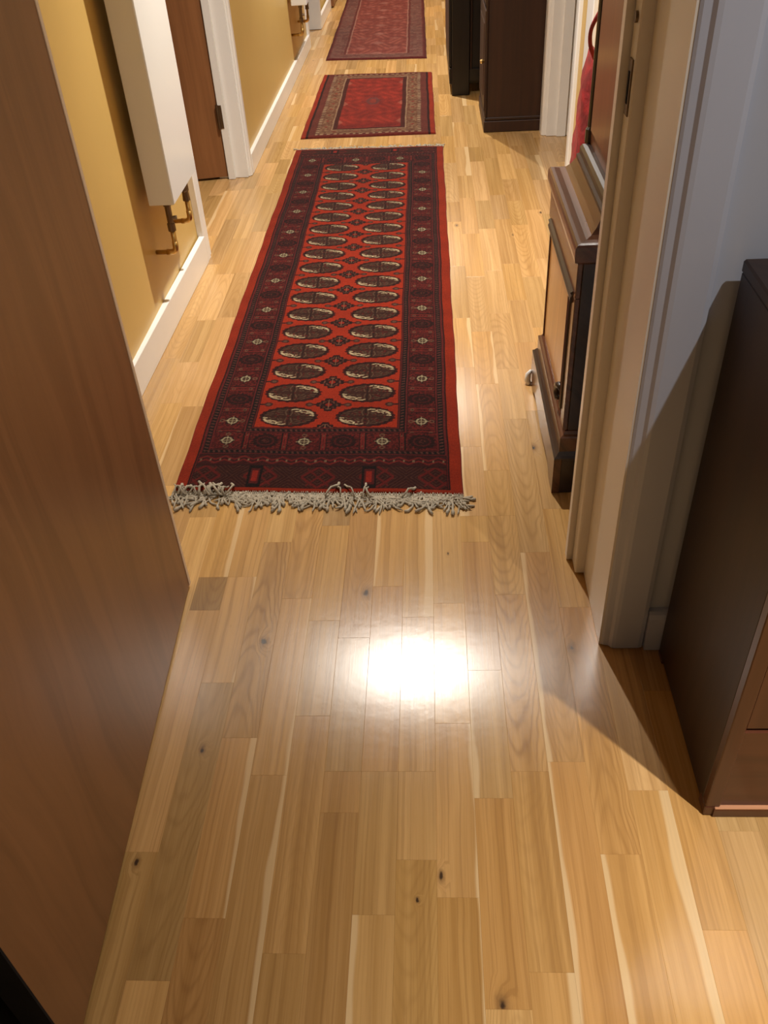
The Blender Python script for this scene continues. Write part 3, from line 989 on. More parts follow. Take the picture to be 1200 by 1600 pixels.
    fb = b - (G + cw + 0.0245)
    fld = inner & (fb > 0)
    lerp_col(img, fld, RED)
    lerp_col(img, fld & (fb < 0.0025), BLACK)
    fw0 = 0.0395 + G + cw + 0.0245
    fw = Wd - 2 * fw0
    r1, pr_ = 2.078 - 1.729, 0.12788
    row = np.clip(np.floor((V - r1) / pr_ + 0.5), 0, 17)
    dv = V - (r1 + row * pr_)
    fu = U - fw0
    col = np.where(fu < fw / 2, fw * 0.229, fw * 0.771)
    du = fu - col
    rx, ry = 0.0845, 0.0520
    th2 = np.arctan2(dv / ry, du / rx)
    rho = np.hypot(du / rx, dv / ry) * (1 + 0.028 * np.cos(20 * th2))
    gul = fld & (np.abs(dv) < 0.062)
    lerp_col(img, gul * (rho < 1.0), (0.028, 0.0035, 0.0032))
    lerp_col(img, gul * (rho < 0.90), BROWN)
    lerp_col(img, gul * (np.abs(rho - 0.885) < 0.025), BLACK)
    # pale hooked ornaments in two opposite quadrants, thin brown ones in the others
    la, lb = du / rx, dv / ry
    qs = np.sign(la) * np.sign(lb)
    A_, B_ = np.abs(la), np.abs(lb)
    for st in GUL_CREAM:
        lerp_col(img, gul * (qs > 0) * stroke(A_, B_, st, 0.038), CREAM)
    for st in GUL_TAN:
        lerp_col(img, gul * (qs > 0) * stroke(A_, B_, st, 0.020) * 0.6, TAN)
    for st in GUL_TAN2:
        lerp_col(img, gul * (qs < 0) * stroke(A_, B_, st, 0.021) * 0.65, TAN)
    lerp_col(img, gul * (np.abs(du) < 0.0014) * (rho < 0.88), BLACK)
    lerp_col(img, gul * (rho < 0.80) * (hash2(np.floor(U / 0.006), np.floor(V / 0.006)) < 0.10), (0.055, 0.007, 0.006))
    # secondary motifs between the rows, centre column and side halves
    rb = np.floor((V - r1) / pr_)
    dv2 = V - (r1 + (rb + 0.5) * pr_)
    for cx, half in ((fw / 2, 0.060), (0.0, 0.036), (fw, 0.036)):
        d2 = fu - cx
        ad, av = np.abs(d2), np.abs(dv2)
        ok = fld & (V > r1 - pr_ * 0.62) & (V < r1 + 17.62 * pr_)
        if cx == fw / 2:
            dm = ad / 0.040 + av / 0.040
            dm = dm * (1 + 0.10 * np.cos(np.arctan2(dv2, d2) * 12))
            lerp_col(img, ok * (dm < 1.0), DARK)
            lerp_col(img, ok * (np.abs(dm - 0.66) < 0.08) * (fleck > 0.3), (0.085, 0.030, 0.020))
            lerp_col(img, ok * (dm < 0.30), (0.15, 0.010, 0.005))
            lerp_col(img, ok * (ad < 0.0018) * (av < 0.026), (0.13, 0.07, 0.04))
            lerp_col(img, ok * (ad > 0.030) * (ad < 0.055) * (av < 0.0035), DARK)
            kn = np.hypot((ad - 0.056) / 0.012, av / 0.0105)
            lerp_col(img, ok * (kn < 1), (0.040, 0.010, 0.007))
            lerp_col(img, ok * (kn < 0.5), (0.075, 0.035, 0.022))
        else:
            lerp_col(img, ok * (ad < 0.026) * (av < 0.0035), DARK)
            kn = np.hypot((ad - 0.026) / 0.013, av / 0.0115)
            lerp_col(img, ok * (kn < 1), (0.036, 0.009, 0.007))
            lerp_col(img, ok * (kn < 0.5), (0.075, 0.035, 0.022))
    return img


def paint_medallion(U, V, Wd, Ln):
    img = np.zeros(U.shape + (3,))
    img[:] = (0.085, 0.011, 0.007)
    mu, mv = np.minimum(U, Wd - U), np.minimum(V, Ln - V)
    lerp_col(img, (mu < 0.028) & (mv > 0.004), (0.19, 0.016, 0.005))
    lerp_col(img, (mu > 0.028) & (mu < 0.078) & (mv > 0.03), (0.080, 0.016, 0.011))
    lerp_col(img, (np.abs(mu - 0.034) < 0.004), DARK)
    b = np.where(mu - 0.078 < mv - 0.035, mu - 0.078, mv - 0.035)
    inn = (mu > 0.078) & (mv > 0.035)
    side = (mu - 0.078) < (mv - 0.035)
    run = np.where(side, V, U)
    # dotted guard
    g_ = inn & (b < 0.014)
    lerp_col(img, g_, (0.055, 0.010, 0.008))
    lerp_col(img, g_ & ((run % 0.034) < 0.017), (0.22, 0.14, 0.08))
    t1 = inn & (b > 0.014) & (b < 0.075)
    lerp_col(img, t1, (0.105, 0.044, 0.023))
    fleck = hash2(np.floor(run / 0.012), np.floor(b / 0.010))
    lerp_col(img, t1 * (fleck > 0.72) * 0.5, (0.19, 0.11, 0.06))
    lerp_col(img, t1 * (fleck < 0.3) * 0.7, (0.075, 0.018, 0.010))
    lr = (run % 0.115) - 0.0575
    fl_ = np.hypot(lr / 0.028, (b - 0.044) / 0.022)
    lerp_col(img, t1 * (np.abs(fl_ - 0.8) < 0.2) * 0.6, (0.15, 0.075, 0.04))
    lerp_col(img, t1 * (fl_ < 0.4), (0.14, 0.02, 0.012))
    lerp_col(img, inn & (np.abs(b - 0.078) < 0.003), (0.22, 0.13, 0.075))
    lerp_col(img, inn & (b > 0.082) & (b < 0.105), (0.040, 0.007, 0.005))
    f = inn & (b > 0.105)
    lerp_col(img, f, (0.150, 0.0135, 0.008))
    du, dv = U - Wd / 2, V - Ln * 0.5
    n1 = np.sin(U * 61 + 2.2 * np.sin(V * 23)) * np.sin(V * 37 + 2 * np.sin(U * 29))
    lerp_col(img, f * sstep(0.25, 0.8, n1) * 0.6, (0.090, 0.008, 0.006))
    lerp_col(img, f * sstep(0.3, 0.8, -n1) * 0.4, (0.27, 0.022, 0.012))
    md = np.abs(du) / 0.075 + np.abs(dv) / 0.22
    lerp_col(img, f * (md < 1) * 0.45, (0.10, 0.012, 0.010))
    lerp_col(img, f * (np.hypot(du / 0.04, dv / 0.08) < 1) * 0.5, (0.055, 0.030, 0.028))
    lerp_col(img, f * (np.hypot(du / 0.02, dv / 0.045) < 1) * 0.8, (0.16, 0.02, 0.012))
    for sx in (-1, 1):
        for py in (-0.42, -0.05, 0.42):
            q = np.abs(du - sx * 0.165) / 0.022 + np.abs(dv - py) / 0.045
            lerp_col(img, f * (q < 1) * 0.6, (0.24, 0.07, 0.045))
    end = sstep(0.75, 1.0, np.abs(dv) / (Ln / 2 - 0.14))
    lerp_col(img, f * end * 0.6 * (dv < 0), (0.080, 0.006, 0.006))
    return img


def paint_faded(U, V, Wd, Ln):
    img = np.zeros(U.shape + (3,))
    img[:] = (0.070, 0.010, 0.008)
    mu, mv = np.minimum(U, Wd - U), np.minimum(V, Ln - V)
    b = np.minimum(mu, mv)
    run = np.where(mu < mv, V, U)
    lerp_col(img, b > 0.022, (0.105, 0.026, 0.020))
    lerp_col(img, b > 0.030, (0.105, 0.040, 0.031))
    fleck = hash2(np.floor(run / 0.03), np.floor(b / 0.018))
    brd = (b > 0.03) & (b < 0.125)
    lerp_col(img, brd * (fleck > 0.6) * 0.4, (0.17, 0.075, 0.055))
    lerp_col(img, brd * (fleck < 0.25) * 0.6, (0.11, 0.03, 0.024))
    lerp_col(img, np.abs(b - 0.127) < 0.006, (0.085, 0.016, 0.013))
    lerp_col(img, np.abs(b - 0.138) < 0.005, (0.24, 0.11, 0.08))
    f = b > 0.143
    lerp_col(img, f, (0.150, 0.034, 0.025))
    n1 = np.sin(U * 70 + 2.5 * np.sin(V * 17)) * np.sin(V * 31 + 2 * np.sin(U * 33))
    lerp_col(img, f * sstep(0.2, 0.8, n1) * 0.5, (0.115, 0.018, 0.014))
    lerp_col(img, f * sstep(0.3, 0.8, -n1) * 0.5, (0.27, 0.075, 0.052))
    du = np.abs(U - Wd / 2)
    dv = (V % 0.32) - 0.16
    q = du / 0.05 + np.abs(dv) / 0.05
    lerp_col(img, f * (q < 1) * 0.5, (0.27, 0.11, 0.085))
    dv = ((V + 0.16) % 0.32) - 0.16
    q = np.abs(du - 0.12) / 0.05 + np.abs(dv) / 0.04
    lerp_col(img, f * (q < 1) * 0.4, (0.25, 0.09, 0.07))
    return img


def rug(label, corners, res, painter, thick, seed, group):
    """corners: near-left, near-right, far-right, far-left in xy"""
    nl, nr, fr_, fl_ = [np.array(c) for c in corners]
    Wd = (np.linalg.norm(nr - nl) + np.linalg.norm(fr_ - fl_)) / 2
    Ln = (np.linalg.norm(fl_ - nl) + np.linalg.norm(fr_ - nr)) / 2
    nu, nv = int(Wd / res[0]) + 1, int(Ln / res[1]) + 1
    s = np.linspace(0, 1, nu)[None, :]; q = np.linspace(0, 1, nv)[:, None]
    rg = np.random.default_rng(seed)
    wob = 0.0012 * np.sin(q * Ln * 9 + seed) + 0.0007 * np.sin(q * Ln * 31 + 2)
    X = (1 - q) * ((1 - s) * nl[0] + s * nr[0]) + q * ((1 - s) * fl_[0] + s * fr_[0]) + wob
    Y = (1 - q) * ((1 - s) * nl[1] + s * nr[1]) + q * ((1 - s) * fl_[1] + s * fr_[1]) + 0.002 * np.sin(s * Wd * 14)
    U, V = np.broadcast_arrays(s * Wd, q * Ln)
    edge = np.minimum(np.minimum(U, Wd - U), np.minimum(V, Ln - V))
    Z = thick * np.clip(0.62 + edge / 0.010, 0, 1) + 0.0008 * np.sin(X * 21 + Y * 13) + rg.normal(0, 0.00022, U.shape)
    Z = np.where(edge <= 1e-9, 0.0006, Z)
    img = painter(U, V, Wd, Ln)
    wv = rg.normal(1, 0.10, U.shape)[..., None]
    abr = (1 + 0.07 * np.sin(V * 41 + 3 * np.sin(V * 7)))[..., None]      # dye-lot striping across the pile
    img = np.clip(img * wv * abr, 0, 1)
    ox, oy = float((nl[0] + fr_[0]) / 2), float((nl[1] + fr_[1]) / 2)
    vs = np.stack([X - ox, Y - oy, Z], -1).reshape(-1, 3).astype(np.float32)
    i = np.arange(nu * nv).reshape(nv, nu)
    fs = np.stack([i[:-1, :-1], i[:-1, 1:], i[1:, 1:], i[1:, :-1]], -1).reshape(-1, 4).astype(np.int32)
    me = bpy.data.meshes.new('pile')
    me.vertices.add(len(vs)); me.vertices.foreach_set('co', vs.ravel())
    me.loops.add(fs.size); me.loops.foreach_set('vertex_index', fs.ravel())
    me.polygons.add(len(fs))
    me.polygons.foreach_set('loop_start', np.arange(0, fs.size, 4, dtype=np.int32))
    me.polygons.foreach_set('loop_total', np.full(len(fs), 4, np.int32))
    me.polygons.foreach_set('use_smooth', np.ones(len(fs), bool))
    me.update()
    at = me.attributes.new('dye', 'FLOAT_COLOR', 'POINT')
    at.data.foreach_set('color', np.concatenate([img.reshape(-1, 3), np.ones((nu * nv, 1))], 1).astype(np.float32).ravel())
    root = thing('oriental_rug', label, 'rug', (ox, oy, 0), group)
    link('pile', me, RM, root)
    return root, ox, oy


RM = rug_material('wool_pile')
GR = 'oriental rugs laid in a line along the corridor'
R1, ox, oy = rug('long red runner with two columns of dark oval medallions and white fringe',
                 [(-0.675, 1.752), (0.069, 1.716), (0.0675, 4.543), (-0.678, 4.571)], (0.0022, 0.0024), paint_bokhara, 0.008, 1, GR)


def fringe(y_of, x0, x1, n, length, outward, seed, root, ox, oy, far_end=False):
    r = random.Random(seed)
    bm = bmesh.new()
    # woven end strip
    N = 70
    for i in range(N):
        s0, s1 = i / N, (i + 1) / N
        a, b = x0 + (x1 - x0) * s0, x0 + (x1 - x0) * s1
        ya = y_of(a) + outward * -0.002
        w = 0.013 if not far_end else 0.009
        yb = ya + outward * w * r.uniform(0.8, 1.15)
        lo, hi = min(ya, yb), max(ya, yb)
        box(bm, a - ox - 0.0005, b - ox + 0.0005, lo - oy, hi - oy, 0.0008, 0.0048 + r.uniform(0, 0.0008))
    if not far_end:      # pale stitch loops rising on the pile edge
        for i in range(150):
            x = x0 + (x1 - x0) * (i + r.random()) / 150
            y = y_of(x)
            tube(bm, [(x - ox, y - oy - 0.004, 0.0045), (x - ox + r.uniform(-.001, .001), y - oy + r.uniform(0.001, 0.004), 0.009)], [0.0013, 0.0006], 4)
    for i in range(n):
        x = x0 + (x1 - x0) * (i + r.random()) / n
        y = y_of(x) + outward * 0.009
        ang = r.gauss(0, 0.75)
        L = length * r.uniform(0.6, 1.25)
        back = (not far_end) and ((x - x0) < 0.15 and r.random() < 0.38 or r.random() < 0.03)
        pts, rad = [], []
        px, py, pz = x, y, 0.0035
        steps = 7
        curl = r.gauss(0, 0.35)
        R0 = r.uniform(0.0019, 0.0033)
        for k in range(steps + 1):
            pts.append((px - ox, py - oy, pz)); rad.append(R0 * (1 if k < steps - 1 else 1.0))
            d = L / steps
            if back:
                t_ = k / steps
                py += (-outward) * d * (1.1 if t_ > 0.25 else -0.5)
                px += d * math.sin(ang + curl * k)
                pz = 0.006 + 0.012 * math.sin(min(1, t_ * 1.4) * math.pi) + (0.006 if t_ > 0.3 else 0)
            else:
                px += d * math.sin(ang); py += outward * d * math.cos(ang)
                pz = max(R0 * 0.9, 0.003 + r.uniform(-0.0015, 0.0035))
                ang += curl * 0.5 + r.gauss(0, 0.22)
        tip = r.random() < 0.5
        if tip:
            rad[-2] = R0 * 1.6; rad[-1] = R0 * 1.25
        else:
            rad[-1] = R0 * 0.4
        tube(bm, pts, rad, 6)
    o = from_bm('fringe', bm, M['fringe'], root, True)
    o['kind'] = 'stuff'
    o['label'] = 'knotted cream cotton fringe'
    return o


fringe(lambda x: 1.752 - 0.036 * (x + 0.675) / 0.744 - 0.001, -0.674, 0.069, 270, 0.058, -1, 3, R1, ox, oy)
fringe(lambda x: 4.571 - 0.028 * (x + 0.678) / 0.7455 + 0.001, -0.672, 0.072, 110, 0.028, 1, 4, R1, ox, oy, True)
R2, _, _ = rug('small red rug with tan floral border in the middle of the three',
               [(-0.678, 4.773), (0.034, 4.766), (0.0245, 6.083), (-0.673, 6.133)], (0.006, 0.007), paint_medallion, 0.009, 2, GR)
R3, _, _ = rug('faded rose rug furthest along the corridor',
               [(-0.699, 6.566), (-0.0065, 6.49), (-0.03, 9.35), (-0.716, 9.45)], (0.008, 0.010), paint_faded, 0.009, 3, GR)

# ------------------------------------------------------------------ longcase clock (front faces -x)
CY0, CY1 = 1.722, 2.262
clk = thing('longcase_clock', 'polished walnut longcase clock standing against the right wall', 'clock', (0.45, 1.99, 0))
XB = 0.583


def ring_profile(name, prof, y0, y1, mat, xb=XB, smooth=False):
    """moulding swept round near side, front and far side; prof = list of (outward offset, z) measured from xf/y0/y1"""
    bm = bmesh.new()
    rows = []
    for off, z in prof:
        xf_ = off
        d = prof[0][0] - off      # how far it stands out from the first profile point
        rows.append([bm.verts.new((xb, y0 - d, z)), bm.verts.new((xf_, y0 - d, z)), bm.verts.new((xf_, y1 + d, z)), bm.verts.new((xb, y1 + d, z))])
    for a, b in zip(rows[:-1], rows[1:]):
        for i in range(4):
            j = (i + 1) % 4
            bm.faces.new((a[i], a[j], b[j], b[i]))
    bm.faces.new(rows[0]); bm.faces.new(rows[-1][::-1])
    return from_bm(name, bm, mat, clk, smooth)


# plinth with shaped apron on the front
bm = bmesh.new()
ys = [CY0 + (CY1 - CY0) * i / 24 for i in range(25)]


def apron(s):
    e = min(s, 1 - s)
    return 0.0 if e < 0.12 else 0.022 * float(sstep(0.12, 0.2, np.array(e))) * (1 - 0.45 * float(sstep(0.25, 0.5, np.array(e))))


lo = [apron(i / 24) + 0.001 for i in range(25)]
prof = [(y, z) for y, z in zip(ys, lo)] + [(CY1, 0.100), (CY0, 0.100)]
extr_x(bm, prof, 0.287, 0.305)
from_bm('plinth_front', bm, M['walnut'], clk)
for y0, y1 in ((CY0, CY0 + 0.018), (CY1 - 0.018, CY1)):
    bxo('plinth_side', (0.3051, XB, y0, y1, 0.001, 0.100), M['walnut_dark'], clk, 0.001)  # darker wood than the front, shade on the sides put into the colour
ring_profile('plinth_moulding', [(0.287, 0.100), (0.287, 0.104), (0.2925, 0.108), (0.296, 0.113), (0.300, 0.117)], CY0, CY1, M['walnut_dark'])
ring_profile('plinth_step', [(0.299, 0.117), (0.299, 0.155), (0.302, 0.158), (0.307, 0.161), (0.311, 0.168)], CY0 + 0.012, CY1 - 0.012, M['walnut'])
# base box, with a raised moulded frame round a veneered panel
BY0, BY1 = CY0 + 0.026, CY1 - 0.026
bxo('base_box', (0.316, XB, BY0, BY1, 0.168, 0.585), M['walnut_dark'], clk, 0.002)  # dark wood also carries the shade of the box's near side
bxo('base_panel', (0.3125, 0.3165, BY0 + 0.05, BY1 - 0.002, 0.170, 0.545), M['walnut_panel'], clk, 0.001)
bxo('panel_rail', (0.305, 0.3165, BY0, BY1, 0.505, 0.585), M['walnut'], clk, 0.002)
bxo('panel_stile', (0.305, 0.3165, BY0, BY0 + 0.045, 0.168, 0.505), M['walnut'], clk, 0.002)
bxo('panel_stile', (0.309, 0.3165, BY1 - 0.012, BY1, 0.168, 0.505), M['walnut'], clk, 0.002)
bm = bmesh.new()
extr_y(bm, [(0.3125, 0.480), (0.301, 0.484), (0.299, 0.492), (0.303, 0.500), (0.299, 0.506), (0.305, 0.510), (0.3125, 0.510)], BY0 + 0.03, BY1 - 0.03)
from_bm('panel_moulding', bm, M['walnut_dark'], clk)
bm = bmesh.new()
prism(bm, [(0.3125, BY0 + 0.045), (0.302, BY0 + 0.047), (0.300, BY0 + 0.055), (0.304, BY0 + 0.062), (0.301, BY0 + 0.068), (0.3125, BY0 + 0.072)], 0.20, 0.482)
from_bm('panel_moulding', bm, M['walnut_dark'], clk)
# scrolled bracket at the lower panel corner and a bright sabot at the far foot
bm = bmesh.new()
tube(bm, [(0.308, BY0 + 0.075, 0.235), (0.303, BY0 + 0.095, 0.238), (0.302, BY0 + 0.115, 0.225), (0.302, BY0 + 0.12, 0.205), (0.304, BY0 + 0.108, 0.192), (0.306, BY0 + 0.098, 0.20)], [0.006, 0.008, 0.009, 0.008, 0.007, 0.005], 8)
from_bm('corner_scroll', bm, M['walnut_dark'], clk, True)
bm = bmesh.new()
tube(bm, [(0.281, CY1 - 0.02, 0.001), (0.276, CY1 - 0.015, 0.012), (0.278, CY1 - 0.01, 0.03), (0.285, CY1 - 0.01, 0.042)], [0.007, 0.009, 0.008, 0.004], 8)
fs_ = from_bm('foot_mount', bm, M['white_plastic'], clk, True)
fs_['label'] = 'pale mount on the far foot'
# ogee waist moulding
og = [(0.305, 0.583), (0.297, 0.590), (0.2955, 0.600), (0.2955, 0.616), (0.2972, 0.6225), (0.301, 0.6262), (0.308, 0.6278), (0.320, 0.6295), (0.332, 0.635), (0.342, 0.645), (0.349, 0.656), (0.353, 0.664)]
ring_profile('waist_moulding', og, BY0, BY1, M['walnut'])
TY0, TY1 = BY0 + 0.06, BY1 - 0.045
ring_profile('waist_fillet', [(0.353, 0.664), (0.353, 0.672), (0.359, 0.676), (0.359, 0.690), (0.364, 0.697), (0.372, 0.700)], BY0 + 0.048, BY1 - 0.048, M['walnut_dark'])
bxo('trunk', (0.380, XB, TY0, TY1, 0.698, 1.50), M['trunk'], clk, 0.003)
bxo('trunk_door', (0.3735, 0.3802, TY0 + 0.05, TY1 - 0.05, 0.735, 1.46), M['trunk'], clk, 0.003)
for y in (TY0 + 0.012, TY1 - 0.012):
    bm = bmesh.new()
    tube(bm, [(0.382, y, 0.70), (0.382, y, 0.73), (0.382, y, 0.735), (0.382, y, 1.46), (0.382, y, 1.465), (0.382, y, 1.50)], [0.014, 0.014, 0.010, 0.010, 0.014, 0.014], 10)
    from_bm('corner_column', bm, M['walnut_dark'], clk)
ring_profile('hood_moulding', [(0.380, 1.50), (0.372, 1.51), (0.352, 1.53), (0.335, 1.545), (0.328, 1.56)], TY0, TY1, M['walnut'])
bxo('hood', (0.335, XB, BY0, BY1, 1.56, 1.96), M['walnut'], clk, 0.004)
ring_profile('cornice', [(0.335, 1.96), (0.325, 1.97), (0.31, 1.995), (0.305, 2.01)], BY0, BY1, M['walnut_dark'])
adopt(clk)

# ------------------------------------------------------------------ red bag hung on the right wall
bag = thing('shoulder_bag', 'red velvety bag hanging by its strap between the clock and the right doorway', 'bag', (0.54, 3.13, 0.15))
bm = bmesh.new()
NZ, NA = 26, 28
zz = np.linspace(0.12, 0.70, NZ)
rings = []
rb_ = random.Random(9)
for iz, z in enumerate(zz):
    s = (z - 0.12) / 0.58
    hx = 0.05 * (0.35 + 0.65 * min(1, s * 6)) * (1.05 - 0.55 * s) * min(1.0, (1 - s) * 5 + 0.35)
    hy = 0.13 * (0.75 + 0.25 * min(1, s * 5)) * (1.0 - 0.40 * s)
    row = []
    for ia in range(NA):
        a = 2 * math.pi * ia / NA
        fold = 1 + 0.10 * math.sin(5 * a + 4 * s) * (0.5 + 0.5 * math.sin(z * 37)) + 0.07 * math.sin(z * 61 + 3 * a)
        row.append(bm.verts.new((0.532 + hx * math.cos(a) * fold, 3.13 + hy * math.sin(a) * fold, z)))
    rings.append(row)
for a, b in zip(rings[:-1], rings[1:]):
    for i in range(NA):
        j = (i + 1) % NA
        bm.faces.new((a[i], a[j], b[j], b[i]))
bm.faces.new(rings[0][::-1]); bm.faces.new(rings[-1])
from_bm('body', bm, M['velvet'], bag, True)
bm = bmesh.new()
K = [Vector(q) for q in ((0.527, 3.06, 0.66), (0.525, 3.06, 0.69), (0.507, 3.05, 0.73), (0.500, 3.02, 0.78), (0.515, 2.99, 0.83), (0.535, 2.985, 0.856), (0.548, 3.01, 0.845), (0.543, 3.06, 0.79), (0.535, 3.11, 0.70), (0.533, 3.11, 0.67))]
sp2 = []
for a, b, c_, d in zip(K[:-3], K[1:-2], K[2:-1], K[3:]):
    for q in range(5):
        w_ = q / 5
        sp2.append(0.5 * (2 * b + (c_ - a) * w_ + (2 * a - 5 * b + 4 * c_ - d) * w_ ** 2 + (3 * b - a - 3 * c_ + d) * w_ ** 3))
tube(bm, sp2 + [K[-2]], 0.0065, 8)
from_bm('strap', bm, M['velvet'], bag, True)
adopt(bag)
hook = thing('coat_hook', 'bronze wall hook holding the red bag strap', 'hook', (0.60, 2.985, 0.85))
bm = bmesh.new()
tube(bm, [(0.60, 2.985, 0.86), (0.565, 2.985, 0.852), (0.54, 2.985, 0.850), (0.53, 2.985, 0.862), (0.53, 2.985, 0.875)], 0.0045, 8)
from_bm('hook_arm', bm, M['bronze'], hook)
bxo('hook_plate', (0.595, 0.60, 2.97, 3.0, 0.82, 0.90), M['bronze'], hook, 0.001)
adopt(hook)

# ------------------------------------------------------------------ sideboard at the right of the near room
sb = thing('sideboard', 'dark stained mahogany sideboard right of the doorway', 'sideboard', (0.9, 1.02, 0))
X0, X1, Y0, Y1, HT = 0.441, 1.45, 0.835, 1.195, 0.826
bxo('side_panel', (X0, X0 + 0.018, Y0 + 0.018, Y1, 0.012, HT - 0.02), M['mahog'], sb, 0.001)
bxo('side_panel', (X1 - 0.018, X1, Y0 + 0.018, Y1, 0.012, HT - 0.02), M['mahog'], sb, 0.001)
bxo('back_panel', (X0 + 0.018, X1 - 0.018, Y1 - 0.01, Y1, 0.03, HT - 0.02), M['mahog'], sb, 0.0)
bxo('base_board', (X0 + 0.018, X1 - 0.018, Y0 + 0.03, Y1 - 0.01, 0.03, 0.05), M['mahog'], sb, 0.0)
bxo('stile', (X0, X0 + 0.024, Y0, Y0 + 0.0185, 0.024, HT - 0.02), M['mahog_edge'], sb, 0.0015)
bxo('stile', (X1 - 0.024, X1, Y0, Y0 + 0.0185, 0.024, HT - 0.02), M['mahog_edge'], sb, 0.0015)
bxo('stile', (0.93, 0.96, Y0, Y0 + 0.0185, 0.222, HT - 0.14), M['mahog_edge'], sb, 0.0015)
bxo('bottom_rail', (X0 + 0.024, X1 - 0.024, Y0 + 0.004, Y0 + 0.0185, 0.022, 0.219), M['mahog_red'], sb, 0.001)
bxo('top_rail', (X0 + 0.024, X1 - 0.024, Y0 + 0.001, Y0 + 0.0185, HT - 0.14, HT - 0.02), M['mahog_red'], sb, 0.001)
for xa, xb_ in ((X0 + 0.027, 0.928), (0.962, X1 - 0.027)):
    dr = bxo('cabinet_door', (xa, xb_, Y0 + 0.008, Y0 + 0.024, 0.223, HT - 0.143), M['mahog_edge'], sb, 0.0015)
    pn = bxo('door_panel', (xa + 0.06, xb_ - 0.06, Y0 + 0.002, Y0 + 0.010, 0.29, HT - 0.21), M['mahog_edge'], dr, 0.003)
    bm = bmesh.new()
    kx = xb_ - 0.03 if xa < 0.6 else xa + 0.03
    tube(bm, [(kx, Y0 + 0.009, 0.5), (kx, Y0 - 0.012, 0.5), (kx, Y0 - 0.016, 0.5), (kx, Y0 - 0.026, 0.5)], [0.006, 0.006, 0.014, 0.010], 12)
    from_bm('knob', bm, M['bronze'], dr)
bm = bmesh.new()
extr_x(bm, [(Y0 + 0.02, 0.0015), (Y0 - 0.004, 0.0015), (Y0 - 0.004, 0.0185), (Y0 - 0.003, 0.0215), (Y0 + 0.003, 0.0215), (Y0 + 0.02, 0.0215)], X0 + 0.014, X1 - 0.014)
from_bm('base_moulding', bm, M['mahog_red'], sb)
lg = bxo('lit_moulding_edge', (X0 + 0.015, X1 - 0.015, Y0 - 0.0035, Y0 + 0.0045, 0.0212, 0.0238), M['ledge'], sb, 0.0006)  # light on the moulding top painted as a pale strip
lg['label'] = 'top edge of the base moulding, coloured pale for the light it catches'
bxo('corner_foot', (X0 - 0.001, X0 + 0.016, Y0 - 0.001, Y0 + 0.03, 0.0015, 0.0245), M['mahog_edge'], sb, 0.0015)
bxo('corner_foot', (X0 - 0.001, X0 + 0.016, Y1 - 0.03, Y1, 0.0015, 0.0125), M['mahog_edge'], sb, 0.0015)
bxo('corner_foot', (X1 - 0.016, X1, Y0 - 0.001, Y0 + 0.03, 0.0015, 0.0245), M['mahog_edge'], sb, 0.0015)
bxo('top', (X0 - 0.001, X1 + 0.008, Y0 - 0.010, Y1 + 0.002, HT - 0.02, HT), M['mahog'], sb, 0.003)
adopt(sb)

# ------------------------------------------------------------------ brown cabinet by the far right doorway
fc = thing('tall_cabinet', 'tall dark brown cabinet beside the right doorway', 'cabinet', (0.44, 5.0, 0))
FX0, FX1, FY0, FY1 = 0.287, 0.583, 4.757, 5.262
bxo('carcass', (FX0 + 0.004, FX1, FY0 + 0.004, FY1 - 0.004, 0.07, 1.72), M['darkcab'], fc, 0.002)
ring = bmesh.new()
box(ring, FX0 - 0.006, FX1, FY0 - 0.006, FY1 + 0.006, 0.0015, 0.055, 0.003)
from_bm('plinth', ring, M['darkcab'], fc)
bxo('plinth_moulding', (FX0 - 0.002, FX1, FY0 - 0.002, FY1 + 0.002, 0.055, 0.072), M['mahog'], fc, 0.004)
for z0, z1 in ((0.10, 0.55), (0.57, 1.68)):
    d = bxo('cabinet_door', (FX0 - 0.006, FX0 + 0.005, FY0 + 0.02, FY1 - 0.02, z0, z1), M['darkcab'], fc, 0.002)
    bxo('door_panel', (FX0 - 0.009, FX0 - 0.004, FY0 + 0.08, FY1 - 0.08, z0 + 0.06, z1 - 0.06), M['darkcab'], d, 0.003)
    bm = bmesh.new()
    tube(bm, [(FX0 - 0.005, FY0 + 0.05, (z0 + z1) / 2), (FX0 - 0.018, FY0 + 0.05, (z0 + z1) / 2), (FX0 - 0.028, FY0 + 0.05, (z0 + z1) / 2)], [0.005, 0.011, 0.008], 10)
    from_bm('knob', bm, M['brass'], d)
bm = bmesh.new()
tube(bm, [(FX0 + 0.004, FY0 + 0.004, 0.075), (FX0 + 0.004, FY0 + 0.004, 1.70)], 0.007, 8)
from_bm('corner_bead', bm, M['mahog'], fc)
bxo('cornice', (FX0 - 0.02, FX1, FY0 - 0.02, FY1 + 0.02, 1.72, 1.77), M['darkcab'], fc, 0.008)
adopt(fc)

# black cabinet beyond it
bc = thing('bookcase', 'blackened wood bookcase furthest along the right wall', 'bookcase', (0.36, 5.9, 0))
BX0, BX1, BY0_, BY1_ = 0.137, 0.583, 5.50, 6.62
bxo('front_post', (BX0, BX0 + 0.10, BY0_, BY0_ + 0.04, 0.0015, 1.6), M['ebony'], bc, 0.003)
bxo('back_post', (BX0 + 0.165, BX1, BY0_, BY0_ + 0.04, 0.0015, 1.6), M['ebony'], bc, 0.003)
bxo('side_panel', (BX0 + 0.10, BX0 + 0.165, BY0_ + 0.022, BY0_ + 0.036, 0.06, 1.55), M['ebony'], bc, 0.001)
bxo('side_bead', (BX0 + 0.103, BX0 + 0.115, BY0_ + 0.006, BY0_ + 0.024, 0.10, 1.5), M['mahog'], bc, 0.003)
bxo('side_rail', (BX0 + 0.10, BX0 + 0.165, BY0_ + 0.004, BY0_ + 0.038, 0.075, 0.14), M['ebony'], bc, 0.002)
